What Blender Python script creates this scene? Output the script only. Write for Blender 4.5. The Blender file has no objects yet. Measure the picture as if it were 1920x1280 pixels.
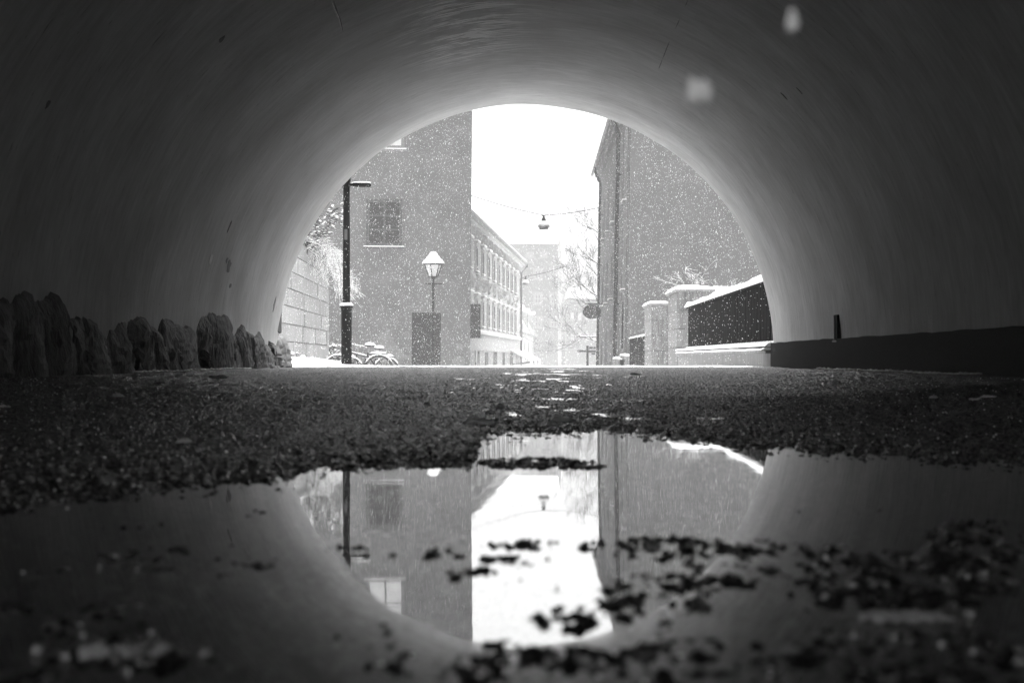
import bpy, bmesh, math, random
import numpy as np
from mathutils import Vector, Matrix, Euler

random.seed(7)
rng = np.random.default_rng(11)
sc = bpy.context.scene
C = sc.collection
R = math.radians

# ------------------------------------------------------------------ camera
LENS = 70.0
F = LENS / 36.0 * 1920.0            # focal length in photo pixels
YK = F / 1866.67                    # depth scale of the site survey below
CAMZ = 0.20
cam = bpy.data.objects.new('camera', bpy.data.cameras.new('camera'))
C.objects.link(cam); sc.camera = cam
cam.location = (0, 0, CAMZ); cam.rotation_euler = (R(90), 0, 0)
cam.data.lens = LENS; cam.data.sensor_width = 36
cam.data.shift_x = -45 / 1920; cam.data.shift_y = 31 / 1920
cam.data.clip_start = 0.05; cam.data.clip_end = 2000
cam.data.dof.use_dof = True
cam.data.dof.focus_distance = 26.0
cam.data.dof.aperture_fstop = 9.5
cam.data.dof.aperture_blades = 7

# ------------------------------------------------------------------ sky, sun, exposure
SUN_EL, SUN_AZ = 66.0, 12.0
w = bpy.data.worlds.new('World'); sc.world = w; w.use_nodes = True
nt = w.node_tree; nt.nodes.clear()
sky = nt.nodes.new('ShaderNodeTexSky'); sky.sky_type = 'NISHITA'; sky.sun_disc = False
sky.sun_elevation = R(SUN_EL); sky.sun_rotation = R(SUN_AZ)
sky.air_density = 1.0; sky.dust_density = 6.0; sky.ozone_density = 1.0
bw = nt.nodes.new('ShaderNodeRGBToBW')
bg = nt.nodes.new('ShaderNodeBackground'); bg.inputs['Strength'].default_value = 0.15
wo = nt.nodes.new('ShaderNodeOutputWorld')
nt.links.new(sky.outputs[0], bw.inputs[0]); nt.links.new(bw.outputs[0], bg.inputs['Color'])
nt.links.new(bg.outputs[0], wo.inputs['Surface'])
sun = bpy.data.objects.new('sun', bpy.data.lights.new('sun', 'SUN'))
C.objects.link(sun)
sun.data.energy = 1.0; sun.data.angle = R(80); sun.data.color = (1, 1, 1)
sun.rotation_euler = (R(90 - SUN_EL), 0, R(180 - SUN_AZ))
sc.view_settings.view_transform = 'Standard'; sc.view_settings.look = 'None'
sc.view_settings.gamma = 1.0; sc.view_settings.exposure = 1.95
sc.render.engine = 'CYCLES'
sc.cycles.use_denoising = True
sc.cycles.max_bounces = 9; sc.cycles.diffuse_bounces = 4; sc.cycles.glossy_bounces = 4
sc.cycles.volume_bounces = 1
sc.cycles.sample_clamp_indirect = 6.0

# ------------------------------------------------------------------ helpers
def W(px, py, D):
    """survey point: where the sight line through a photo position stands D survey metres away"""
    d = D * YK
    return Vector(((px - 1005) * d / F, d, CAMZ + (671 - py) * d / F))

def smooth01(t):
    t = np.clip(t, 0, 1); return t * t * (3 - 2 * t)

def vnoise(x, y, seed=0):
    x = np.asarray(x, dtype=np.float64); y = np.asarray(y, dtype=np.float64)
    xi = np.floor(x).astype(np.int64); yi = np.floor(y).astype(np.int64)
    xf = x - xi; yf = y - yi
    u = xf * xf * (3 - 2 * xf); v = yf * yf * (3 - 2 * yf)
    def h(a, b):
        n = (a * 374761393 + b * 668265263 + seed * 974711 + 1013904223) & 0xFFFFFFFF
        n = ((n ^ (n >> 13)) * 1274126177) & 0xFFFFFFFF
        n = ((n ^ (n >> 16)) * 2246822519) & 0xFFFFFFFF
        return ((n ^ (n >> 15)) & 0xFFFFFF) / float(0xFFFFFF) * 2 - 1
    return (h(xi, yi) * (1 - u) + h(xi + 1, yi) * u) * (1 - v) + (h(xi, yi + 1) * (1 - u) + h(xi + 1, yi + 1) * u) * v

def fbm(x, y, seed=0, octs=3):
    s = 0; a = 1.0; t = 0
    for k in range(octs):
        s = s + a * vnoise(x * 2 ** k + 17.3 * k, y * 2 ** k - 9.1 * k, seed + k); t += a; a *= .5
    return s / t

MATS = {}
def mat(name, col, rough=.8, var=.25, scale=4.0, bump=.0, bscale=30.0, stretch=(1, 1, 1), metal=0.0, spec=.5, detail=5.0):
    if name in MATS: return MATS[name]
    m = bpy.data.materials.new(name); m.use_nodes = True; t = m.node_tree; n = t.nodes
    b = n['Principled BSDF']; b.inputs['Roughness'].default_value = rough; b.inputs['Metallic'].default_value = metal
    b.inputs['Specular IOR Level'].default_value = spec
    tc = n.new('ShaderNodeTexCoord'); mp = n.new('ShaderNodeMapping'); mp.inputs['Scale'].default_value = stretch
    t.links.new(tc.outputs['Object'], mp.inputs['Vector'])
    nz = n.new('ShaderNodeTexNoise'); nz.inputs['Scale'].default_value = scale; nz.inputs['Detail'].default_value = detail
    nz.inputs['Roughness'].default_value = .65
    t.links.new(mp.outputs[0], nz.inputs['Vector'])
    cr = n.new('ShaderNodeValToRGB')
    lo = max(col * (1 - var), 0); hi = min(col * (1 + var), .95)
    cr.color_ramp.elements[0].position = .3; cr.color_ramp.elements[0].color = (lo, lo, lo, 1)
    cr.color_ramp.elements[1].position = .7; cr.color_ramp.elements[1].color = (hi, hi, hi, 1)
    t.links.new(nz.outputs['Fac'], cr.inputs[0]); t.links.new(cr.outputs[0], b.inputs['Base Color'])
    if bump > 0:
        n2 = n.new('ShaderNodeTexNoise'); n2.inputs['Scale'].default_value = bscale; n2.inputs['Detail'].default_value = 4
        t.links.new(mp.outputs[0], n2.inputs['Vector'])
        bp = n.new('ShaderNodeBump'); bp.inputs['Strength'].default_value = bump; bp.inputs['Distance'].default_value = .02
        t.links.new(n2.outputs['Fac'], bp.inputs['Height']); t.links.new(bp.outputs[0], b.inputs['Normal'])
    MATS[name] = m
    return m

class MB:
    def __init__(s): s.v = []; s.f = []
    def quad(s, a, b, c, d):
        i = len(s.v); s.v += [tuple(a), tuple(b), tuple(c), tuple(d)]; s.f.append((i, i + 1, i + 2, i + 3)); return s
    def poly(s, pts):
        i = len(s.v); s.v += [tuple(p) for p in pts]; s.f.append(tuple(range(i, i + len(pts)))); return s
    def hexa(s, p):          # 8 points: bottom ring 0-3, top ring 4-7
        i = len(s.v); s.v += [tuple(q) for q in p]
        for q in ((3, 2, 1, 0), (4, 5, 6, 7), (0, 1, 5, 4), (1, 2, 6, 5), (2, 3, 7, 6), (3, 0, 4, 7)):
            s.f.append(tuple(i + k for k in q))
        return s
    def box(s, c, size, rz=0.0):
        cx, cy, cz = c; a, b, h = size[0] / 2, size[1] / 2, size[2] / 2; co, si = math.cos(rz), math.sin(rz)
        P = []
        for z in (-h, h):
            for x, y in ((-a, -b), (a, -b), (a, b), (-a, b)):
                P.append((cx + x * co - y * si, cy + x * si + y * co, cz + z))
        return s.hexa(P)
    def obox(s, o, ex, ey, ez):   # oriented box from a corner and three edge vectors
        o = Vector(o); P = [o, o + ex, o + ex + ey, o + ey]
        return s.hexa(P + [q + ez for q in P])
    def tube(s, pts, rad, n=8, cap=True):
        pts = [Vector(p) for p in pts]; m = len(pts)
        if not hasattr(rad, '__len__'): rad = [rad] * m
        i0 = len(s.v); up = None
        for k in range(m):
            t = (pts[min(k + 1, m - 1)] - pts[max(k - 1, 0)]).normalized()
            ref = Vector((0, 0, 1)) if abs(t.z) < .9 else Vector((1, 0, 0))
            a = t.cross(ref).normalized(); b = t.cross(a).normalized()
            for q in range(n):
                an = 2 * math.pi * q / n
                s.v.append(tuple(pts[k] + (a * math.cos(an) + b * math.sin(an)) * rad[k]))
        for k in range(m - 1):
            for q in range(n):
                s.f.append((i0 + k * n + q, i0 + k * n + (q + 1) % n, i0 + (k + 1) * n + (q + 1) % n, i0 + (k + 1) * n + q))
        if cap:
            s.f.append(tuple(i0 + q for q in range(n))[::-1]); s.f.append(tuple(i0 + (m - 1) * n + q for q in range(n)))
        return s
    def lathe(s, c, prof, n=16):
        c = Vector(c); i0 = len(s.v); m = len(prof)
        for r, z in prof:
            for q in range(n):
                an = 2 * math.pi * q / n; s.v.append((c.x + r * math.cos(an), c.y + r * math.sin(an), c.z + z))
        for k in range(m - 1):
            for q in range(n):
                s.f.append((i0 + k * n + q, i0 + k * n + (q + 1) % n, i0 + (k + 1) * n + (q + 1) % n, i0 + (k + 1) * n + q))
        s.f.append(tuple(i0 + q for q in range(n))[::-1]); s.f.append(tuple(i0 + (m - 1) * n + q for q in range(n)))
        return s
    def blob(s, c, r, seed=0, rough=.25, seg=12, ring=7, flat=True):
        c = Vector(c); i0 = len(s.v)
        for a in range(ring + 1):
            ph = math.pi * a / ring
            for q in range(seg):
                th = 2 * math.pi * q / seg
                k = 1 + rough * float(vnoise(math.cos(th) * 1.7 + 5 + a * .7, math.sin(th) * 1.7 + a * .5, seed))
                z = math.cos(ph) * r[2] * k
                if flat and z < -.25 * r[2]: z = -.25 * r[2]
                s.v.append((c.x + math.sin(ph) * math.cos(th) * r[0] * k, c.y + math.sin(ph) * math.sin(th) * r[1] * k, c.z + z))
        for a in range(ring):
            for q in range(seg):
                s.f.append((i0 + a * seg + q, i0 + (a + 1) * seg + q, i0 + (a + 1) * seg + (q + 1) % seg, i0 + a * seg + (q + 1) % seg))
        return s
    def build(s, name, m, parent=None, smooth=False):
        me = bpy.data.meshes.new(name); me.from_pydata(s.v, [], s.f); me.update()
        if smooth:
            for p in me.polygons: p.use_smooth = True
        return link(me, name, m, parent)

def link(me, name, m, parent=None):
    if m is not None and len(me.materials) == 0: me.materials.append(m)
    o = bpy.data.objects.new(name, me); C.objects.link(o)
    if parent is not None: adopt(o, parent)
    return o

def root_of(o):
    t = Vector((0, 0, 0))
    while o is not None:
        t = t + o.location; o = o.parent
    return t
def adopt(o, parent):
    o.parent = parent
    if parent.type == 'EMPTY':
        o.matrix_parent_inverse = Matrix.Translation(-parent.location)

def tag(o, label, cat, group=None):
    o['label'] = label; o['category'] = cat
    if group: o['group'] = group
    return o
def thing(name, label, cat, loc, group=None):
    o = bpy.data.objects.new(name, None); C.objects.link(o); o.location = loc; o.empty_display_size = .2
    return tag(o, label, cat, group)
def struct(o, kind='structure'): o['kind'] = kind; return o

def np_mesh(name, co, quads, m, smooth=True):
    me = bpy.data.meshes.new(name)
    me.vertices.add(len(co)); me.vertices.foreach_set('co', np.asarray(co, dtype=np.float32).ravel())
    k = quads.shape[1]
    me.loops.add(quads.size); me.loops.foreach_set('vertex_index', quads.astype(np.int32).ravel())
    me.polygons.add(len(quads)); me.polygons.foreach_set('loop_start', np.arange(0, quads.size, k, dtype=np.int32))
    me.polygons.foreach_set('use_smooth', np.full(len(quads), smooth))
    me.update(calc_edges=True); me.validate()
    me.materials.append(m)
    return me
def grid_quads(nr, nc):
    i = np.arange(nr - 1)[:, None] * nc + np.arange(nc - 1)[None, :]
    return np.stack([i, i + 1, i + nc + 1, i + nc], -1).reshape(-1, 4)

# ------------------------------------------------------------------ materials
M_snow = mat('snow', .82, .65, .04, 9, .25, 60)
M_flake = bpy.data.materials.new('loose_snowflake'); M_flake.use_nodes = True
_n = M_flake.node_tree.nodes; _n.clear(); _o = _n.new('ShaderNodeOutputMaterial'); _m = _n.new('ShaderNodeMixShader'); _d = _n.new('ShaderNodeBsdfDiffuse'); _t = _n.new('ShaderNodeBsdfTranslucent')
_d.inputs[0].default_value = _t.inputs[0].default_value = (.82, .82, .82, 1)
for _a, _b in ((_d.outputs[0], _m.inputs[1]), (_t.outputs[0], _m.inputs[2]), (_m.outputs[0], _o.inputs[0])): M_flake.node_tree.links.new(_a, _b)
M_black = mat('black_iron', .007, .7, .4, 14, .05, 80, spec=.06)
M_wire = mat('cable_rubber', .02, .6, .1, 5)
M_glass = mat('dark_window_glass', .012, .3, .4, 2, spec=.2)
M_asph = None
M_stucco = mat('grey_roughcast', .118, .95, .22, 1.1, .9, 55)
M_stucco2 = mat('buff_roughcast', .112, .95, .16, .9, .9, 60)
M_door = mat('dark_painted_door', .009, .8, .3, 6, spec=.05)
M_dark = mat('tarred_boards', .006, .8, .5, 6, .2, 40, stretch=(8, 8, .6), spec=.02)
M_stone = mat('rubble_stone', .12, .75, .6, 5, .8, 26, stretch=(2.4, 2.4, .5))
M_plinth = mat('granite_plinth', .016, .9, .6, 60, .6, 130, spec=.1)
M_ashlar = mat('weathered_ashlar', .36, .9, .3, 5, .4, 40, stretch=(3, 3, .35))
M_conc = mat('stained_concrete', .20, .85, .4, 3.5, .3, 40, stretch=(3, 3, .25))
M_paleplaster = mat('pale_plaster', .24, .9, .12, 1.5, .2, 30)
M_trim = mat('light_plaster_trim', .34, .85, .1, 3)
M_far = mat('far_plaster', .17, .9, .1, .4)
M_bark = mat('wet_bark', .03, .9, .4, 8)
M_leaf = mat('dark_evergreen_leaf', .05, .7, .5, 9)
M_zinc = mat('painted_zinc', .10, .5, .3, 6)
M_steel = mat('dull_steel', .25, .35, .3, 12, metal=.8)
M_rubber = mat('black_rubber', .018, .7, .2, 20)
M_awn = mat('canvas_awning', .45, .9, .08, 4)
M_sign = mat('painted_sign', .010, .7, .2, 6, spec=.1)

# plaster of the vault: trowel marks run round the arch
def vault_material():
    m = bpy.data.materials.new('limewashed_vault_plaster'); m.use_nodes = True; t = m.node_tree; n = t.nodes; L = t.links
    b = n['Principled BSDF']; b.inputs['Roughness'].default_value = .85; b.inputs['Specular IOR Level'].default_value = .12
    tc = n.new('ShaderNodeTexCoord'); sp = n.new('ShaderNodeSeparateXYZ'); L.new(tc.outputs['Object'], sp.inputs[0])
    def math_(op, a, bb=None, c=None):
        q = n.new('ShaderNodeMath'); q.operation = op
        for k, val in enumerate((a, bb, c)):
            if val is None: continue
            if isinstance(val, (int, float)): q.inputs[k].default_value = val
            else: L.new(val, q.inputs[k])
        return q.outputs[0]
    ax = math_('ADD', sp.outputs[0], .114); az = math_('SUBTRACT', sp.outputs[2], .254)
    ang = math_('ARCTAN2', az, ax)
    def noise(sa, sy, det=5, rough=.6, off=0.0):
        cb = n.new('ShaderNodeCombineXYZ')
        L.new(math_('MULTIPLY', ang, sa), cb.inputs[0]); L.new(math_('MULTIPLY', sp.outputs[1], sy), cb.inputs[1]); cb.inputs[2].default_value = off
        z = n.new('ShaderNodeTexNoise'); z.inputs['Scale'].default_value = 1; z.inputs['Detail'].default_value = det; z.inputs['Roughness'].default_value = rough
        L.new(cb.outputs[0], z.inputs['Vector']); return z.outputs['Fac']
    def ramp(f, p0, p1, c0, c1):
        r = n.new('ShaderNodeMapRange'); r.clamp = True
        L.new(f, r.inputs[0]); r.inputs[1].default_value = p0; r.inputs[2].default_value = p1; r.inputs[3].default_value = c0; r.inputs[4].default_value = c1
        return r.outputs[0]
    broad = ramp(noise(2.2, .8, 4, .55), .3, .7, .8, 1.14)
    streak = ramp(noise(9, 11, 7, .72, 3.1), .30, .70, .83, 1.12)
    fine = ramp(noise(16, 46, 5, .7, 9.7), .3, .7, .93, 1.06)
    # dark scuffs: long thin marks in the trowel direction
    sc1 = ramp(noise(9, 20, 6, .62, 5.5), .66, .73, 1.0, .5)
    v = math_('MULTIPLY', math_('MULTIPLY', broad, streak), math_('MULTIPLY', fine, sc1))
    pit = ramp(noise(34, 30, 3, .6, 8.8), .69, .73, 1.0, .55)
    v = math_('MULTIPLY', math_('MULTIPLY', v, pit), .60)
    # rubbed pale scrapes near the crown
    sa = math_('SUBTRACT', ang, 1.74)
    ma = ramp(math_('ABSOLUTE', sa), .02, .26, 1, 0)
    my = ramp(math_('ABSOLUTE', math_('SUBTRACT', sp.outputs[1], 8.35 * YK)), .6, 2.8, 1, 0)
    pale = math_('MULTIPLY', math_('MULTIPLY', ma, my), ramp(noise(9, 30, 6, .7, 1.3), .44, .6, 0, 1))
    pale = math_('MULTIPLY', pale, ramp(noise(5.5, 2.2, 4, .6, 7.7), .42, .52, 0, 1))
    v = math_('ADD', v, math_('MULTIPLY', pale, .9))
    cb = n.new('ShaderNodeCombineColor')
    for k in range(3): L.new(v, cb.inputs[k])
    L.new(cb.outputs[0], b.inputs['Base Color'])
    hgt = math_('ADD', math_('MULTIPLY', noise(7, 14, 6, .65, 2.2), .7), math_('MULTIPLY', noise(30, 60, 3, .6, 4.4), .25))
    bp = n.new('ShaderNodeBump'); bp.inputs['Strength'].default_value = .45; bp.inputs['Distance'].default_value = .02
    L.new(hgt, bp.inputs['Height']); L.new(bp.outputs[0], b.inputs['Normal'])
    return m
M_vault = vault_material()

def asphalt_material():
    m = bpy.data.materials.new('wet_asphalt_aggregate_and_painted_glints'); m.use_nodes = True; t = m.node_tree; n = t.nodes; L = t.links
    b = n['Principled BSDF']; b.inputs['Specular IOR Level'].default_value = .08
    tc = n.new('ShaderNodeTexCoord')
    def vor(sc_, sx=(1, 1, 1)):
        mp = n.new('ShaderNodeMapping'); mp.inputs['Scale'].default_value = sx; L.new(tc.outputs['Object'], mp.inputs[0])
        v = n.new('ShaderNodeTexVoronoi'); v.inputs['Scale'].default_value = sc_; L.new(mp.outputs[0], v.inputs['Vector'])
        sp = n.new('ShaderNodeSeparateColor'); L.new(v.outputs['Color'], sp.inputs[0]); return sp, v
    sp, v1 = vor(95)
    r1 = n.new('ShaderNodeValToRGB'); e = r1.color_ramp.elements
    e[0].position = .0; e[0].color = (.006, .006, .006, 1); e[1].position = 1.0; e[1].color = (.34, .34, .34, 1)  # rare palest aggregate tone also paints wet glints into the colour
    for p_, c_ in ((.45, .004), (.75, .009), (.90, .024)):
        q = e.new(p_); q.color = (c_, c_, c_, 1)
    L.new(sp.outputs[0], r1.inputs[0])
    nz = n.new('ShaderNodeTexNoise'); nz.inputs['Scale'].default_value = 3.0; nz.inputs['Detail'].default_value = 5; L.new(tc.outputs['Object'], nz.inputs['Vector'])
    mr = n.new('ShaderNodeMapRange'); mr.inputs[1].default_value = .3; mr.inputs[2].default_value = .7; mr.inputs[3].default_value = .45; mr.inputs[4].default_value = 1.25; L.new(nz.outputs['Fac'], mr.inputs[0])
    mx = n.new('ShaderNodeVectorMath'); mx.operation = 'SCALE'; L.new(r1.outputs[0], mx.inputs[0]); L.new(mr.outputs[0], mx.inputs['Scale'])
    L.new(mx.outputs[0], b.inputs['Base Color'])
    rr = n.new('ShaderNodeMapRange'); rr.inputs[3].default_value = .18; rr.inputs[4].default_value = .7; L.new(sp.outputs[1], rr.inputs[0]); L.new(rr.outputs[0], b.inputs['Roughness'])
    bp = n.new('ShaderNodeBump'); bp.inputs['Strength'].default_value = .6; bp.inputs['Distance'].default_value = .004
    L.new(v1.outputs['Distance'], bp.inputs['Height']); bp.invert = True; L.new(bp.outputs[0], b.inputs['Normal'])
    return m
M_asph = asphalt_material()

def water_material():
    m = bpy.data.materials.new('still_puddle_water'); m.use_nodes = True; t = m.node_tree; n = t.nodes
    n.clear(); out = n.new('ShaderNodeOutputMaterial'); mx = n.new('ShaderNodeMixShader'); gl = n.new('ShaderNodeBsdfGlossy'); tr = n.new('ShaderNodeBsdfTransparent'); fr = n.new('ShaderNodeFresnel')
    fr.inputs['IOR'].default_value = 1.40; gl.inputs['Color'].default_value = (1, 1, 1, 1); tr.inputs['Color'].default_value = (.75, .75, .75, 1)
    tc = n.new('ShaderNodeTexCoord'); nz = n.new('ShaderNodeTexNoise'); nz.inputs['Scale'].default_value = 6; nz.inputs['Detail'].default_value = 3
    t.links.new(tc.outputs['Object'], nz.inputs['Vector'])
    bp = n.new('ShaderNodeBump'); bp.inputs['Strength'].default_value = .015; bp.inputs['Distance'].default_value = .01
    t.links.new(nz.outputs['Fac'], bp.inputs['Height']); t.links.new(bp.outputs[0], gl.inputs['Normal']); t.links.new(bp.outputs[0], fr.inputs['Normal'])
    n3 = n.new('ShaderNodeTexNoise'); n3.inputs['Scale'].default_value = 9; n3.inputs['Detail'].default_value = 4; t.links.new(tc.outputs['Object'], n3.inputs['Vector'])
    mr = n.new('ShaderNodeMapRange'); mr.inputs[1].default_value = .50; mr.inputs[2].default_value = .72; mr.inputs[3].default_value = .015; mr.inputs[4].default_value = .045
    t.links.new(n3.outputs['Fac'], mr.inputs[0]); t.links.new(mr.outputs[0], gl.inputs['Roughness'])
    t.links.new(fr.outputs[0], mx.inputs[0]); t.links.new(tr.outputs[0], mx.inputs[1]); t.links.new(gl.outputs[0], mx.inputs[2]); t.links.new(mx.outputs[0], out.inputs[0])
    return m
M_water = water_material()

# ------------------------------------------------------------------ ground heights
DEX = 11.2 * YK                      # where the vault ends
CX, CZ, RV = -0.114, 0.254, 2.79     # vault centre and radius

def ground_base(X, Y):
    """gentle bowl of the passage floor; then the street falling away outside"""
    X = np.asarray(X, float); Y = np.asarray(Y, float)
    a = smooth01((Y / YK - 2.5) / 7.5); b = smooth01((np.abs(X + .1) - 1.1) / 1.5)
    z = .088 * (1 - (1 - a) * (1 - b))
    D = Y / YK
    out = np.interp(D, [12.0, 13.5, 16, 20, 27, 36, 50, 70, 100, 400], [0, -.012, -.06, -.25, -.62, -1.05, -1.5, -2.1, -3.0, -9])
    return z + out

TX = [-900, 0, 120, 250, 380, 470, 540, 600, 760, 880, 905, 925, 1010, 1120, 1230, 1300, 1440, 1500, 1700, 1920, 2800]
TY = [1010, 962, 945, 932, 922, 910, 898, 888, 884, 880, 838, 822, 815, 815, 822, 838, 850, 853, 866, 884, 930]
def puddle_bias(X, Y):
    Y = np.maximum(Y, .05)
    px = 1005 + X * F / Y; py = 671 + CAMZ * F / Y
    top = np.interp(px, TX, TY) + 5 * vnoise(px / 60, py / 50, 91) + 5 * vnoise(px / 18, py / 18, 92)
    s = (top - py) / 9.0                              # >0: land behind the puddle
    b = np.where(s > 0, -.6 + .9 * smooth01(s / 1.2) + 1.5 * smooth01(s / 8), -2.6 + 2.0 * smooth01(1 + s / 2.5))
    def ell(cx, cy, ax, ay, val):
        nonlocal b
        q = np.sqrt(((px - cx) / ax) ** 2 + ((py - cy) / ay) ** 2)
        b = np.maximum(b, -2.6 + (val + 2.6) * smooth01(1.6 - q))
    ell(1000, 868, 120, 11, .25); ell(1100, 872, 40, 9, .5)
    ell(1010, 1022, 130, 13, .05); ell(1105, 1022, 60, 14, .0); ell(960, 1052, 80, 12, -.4)
    ell(1250, 1030, 160, 26, -.2); ell(1480, 1060, 260, 50, -.45); ell(1700, 1090, 260, 70, -.1); ell(1850, 1030, 140, 60, .1)
    ell(690, 1032, 120, 12, -.5); ell(820, 1040, 60, 13, -.2); ell(880, 1075, 60, 14, -.5)
    ell(1000, 1100, 110, 60, -1.1); ell(1060, 1165, 70, 30, -.15)
    ell(1230, 1130, 130, 70, -.3); ell(1300, 1250, 260, 60, -.25); ell(1000, 1235, 150, 34, -.15); ell(1700, 1240, 320, 70, -.2)
    ell(300, 1060, 260, 40, -.7); ell(620, 1190, 240, 50, -1.0); ell(150, 1160, 200, 40, -.6); ell(430, 1010, 160, 16, -1.0); ell(700, 1270, 300, 30, -.5); ell(1650, 960, 260, 24, -1.3); ell(560, 920, 60, 8, -.7); ell(480, 960, 120, 10, -1.0); ell(260, 985, 100, 7, -.6); ell(120, 1085, 140, 20, -1.0); ell(250, 1228, 170, 34, -.1); ell(30, 1275, 90, 24, .1)
    ell(780, 1240, 90, 18, -.9); ell(600, 1130, 90, 14, -1.3)
    return b

def passage_height(X, Y):
    z = ground_base(X, Y)
    inside = smooth01((6.0 - Y / YK) / 2.0)
    b = puddle_bias(X, Y)
    coarse = fbm(X / .035, Y / .11, 5, 3) * 1.2 + fbm(X / .009, Y / .03, 6, 2) * 1.35
    wet = 1 - .75 * smooth01((b - .3) / 1.5)
    z = z + inside * .0042 * (b + coarse * wet) + (1 - inside) * .004
    g = np.clip(vnoise(X / .008, Y / .014, 21) * .9 + vnoise(X / .0045, Y / .009, 22) * .6, -1, 1)
    land = smooth01((b + 1.6) / 1.6)
    z = z + g * (.0024 * land + .0005) * (1 - .7 * smooth01((Y - 2) / 3))
    z = z + .012 * fbm(X / .5, Y / .5, 31, 3) * smooth01((Y / YK - 2.8) / 3) + .003 * fbm(X / .07, Y / .09, 33, 3) * smooth01((Y / YK - 2.6) / 2)
    grit = rng.normal(0, 1, np.shape(z)) if np.size(z) > 10 else 0
    z = z + grit * (.0006 + .00012 * np.clip(Y, 0, 12)) * (.12 + .88 * land)
    return z

# passage floor: one sheet of wet asphalt
YN = -1.8                           # near mouth of the passage, behind the camera
ys = np.concatenate([np.linspace(YN, .4, 40), np.linspace(.42 ** -.22, (12.4 * YK) ** -.22, 740) ** (-1 / .22)])
fine = np.linspace(-1, 1, 960)
rows = []
for Y in ys:
    wd = min(3.0, .2 + .31 * max(Y, .2))
    side = np.linspace(0, 1, 9)[1:]
    rows.append(np.concatenate([(-wd - (3.4 - wd) * side)[::-1], fine * wd, wd + (3.4 - wd) * side]))
XX = np.array(rows); YY = np.repeat(ys[:, None], XX.shape[1], 1)
ZZ = passage_height(XX, YY)
co = np.stack([XX, YY, ZZ], -1).reshape(-1, 3)
fl = link(np_mesh('passage_floor', co, grid_quads(*XX.shape), M_asph, False), 'passage_floor', M_asph)
struct(fl)

pw = MB(); pw.quad((-3.2, -1.2, 0), (3.2, -1.2, 0), (3.2, 3.2 * YK, 0), (-3.2, 3.2 * YK, 0))
struct(pw.build('puddle_water', M_water))

# thin films of meltwater in the hollows further in
fx = np.linspace(-1.6, 1.9, 200); fy = np.linspace(2.9 * YK, 9.8 * YK, 300); XX, YY = np.meshgrid(fx, fy)
ZZ = ground_base(XX, YY) + .012 * fbm(XX / .5, YY / .5, 31, 3) * smooth01((YY / YK - 2.8) / 3)
nf = fbm(XX / .11 + 3, YY / .4, 71, 4) + .35 * smooth01(1 - np.abs(XX - .12) / .9) - .15
ZZ = ZZ + .010 * smooth01((nf - .30) / .25) - .0075 + .004
struct(link(np_mesh('meltwater_film', np.stack([XX, YY, ZZ], -1).reshape(-1, 3), grid_quads(*XX.shape), M_water), 'meltwater_film', M_water))

# snow lying outside, thinning into flecks at the mouth of the passage
def snow_height(X, Y):
    D = Y / YK
    z = ground_base(X, Y) + .012 * fbm(X / .5, Y / .5, 31, 3) * smooth01((D - 2.8) / 3)
    cover = np.interp(D, [5.5, 7.0, 8.5, 10.2, 11.3, 12.0, 13, 16], [-3.4, -2.0, -1.6, -1.5, -.9, 1.0, 2.2, 3.2])
    ctr = smooth01((np.abs(X - .15) - .25) / .9)
    cover = cover - np.where(D < 10.6, 1.1 * ctr, 0)
    z = z + .006 * (cover + 1.25 * fbm(X / .16, Y / .30, 51, 3))
    z = z + .02 * fbm(X / 1.3, Y / 1.3, 54, 3) * smooth01((D - 13) / 3)
    bank = smooth01((-X - 2.7) / 1.0) * smooth01((D - 12.0) / 3.0)
    z = z + bank * np.interp(D, [12, 15, 18, 21, 24], [.04, .16, .20, .06, 0])
    return z
ys = np.concatenate([np.linspace(5.6 * YK, 13 * YK, 300), np.linspace(13.05 * YK, 30 * YK, 120), np.linspace(31 * YK, 246, 60)])
un = np.linspace(-1, 1, 210)
rows = []
for Y in ys:
    D = Y / YK
    wd = 3.0 if D < 11.3 else 3.0 + (D - 11.3) * 2.2
    wd = min(wd, 72); rows.append(np.sign(un) * np.abs(un) ** (1.0 if D < 14 else 1.5) * wd)
XX = np.array(rows); YY = np.repeat(ys[:, None], XX.shape[1], 1)
ZZ = snow_height(XX, YY)
struct(link(np_mesh('snowy_street', np.stack([XX, YY, ZZ], -1).reshape(-1, 3), grid_quads(*XX.shape), M_snow), 'snowy_street', M_snow))
yb0 = np.linspace(-40, YN - .002, 60); un = np.linspace(-30, 30, 80); XX, YY = np.meshgrid(un, yb0)
ZZ = .09 + .05 * fbm(XX / 2, YY / 2, 44, 3) * smooth01((YN - YY) / 2)
struct(link(np_mesh('snowy_yard', np.stack([XX, YY, ZZ], -1).reshape(-1, 3), grid_quads(*XX.shape), M_snow), 'snowy_yard', M_snow))
def gz(X, Y): return float(snow_height(np.array([X]), np.array([Y]))[0])

# ------------------------------------------------------------------ the vaulted passage
passage = thing('vaulted_passage', 'barrel vaulted plaster passage with rough stones along one foot', 'tunnel', (CX, 0, 0))
prof = []
for z in np.linspace(-.25, CZ - .05, 8): prof.append((CX - RV, z, -1, 0))
for a in np.linspace(math.pi, 0, 121): prof.append((CX + RV * math.cos(a), CZ + RV * math.sin(a), math.cos(a), math.sin(a)))
for z in np.linspace(CZ - .05, -.25, 8): prof.append((CX + RV, z, 1, 0))
prof = np.array(prof)
yv = np.concatenate([np.linspace(YN, 2, 30), np.linspace(2.3, DEX, 150)])
s_ = np.cumsum(np.concatenate([[0], np.hypot(np.diff(prof[:, 0]), np.diff(prof[:, 1]))]))
SS, YV = np.meshgrid(s_, yv)
dr = .018 * fbm(SS / 1.1, YV / 1.6, 61, 3) + .005 * fbm(SS / .3, YV / .25, 62, 2)
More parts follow.
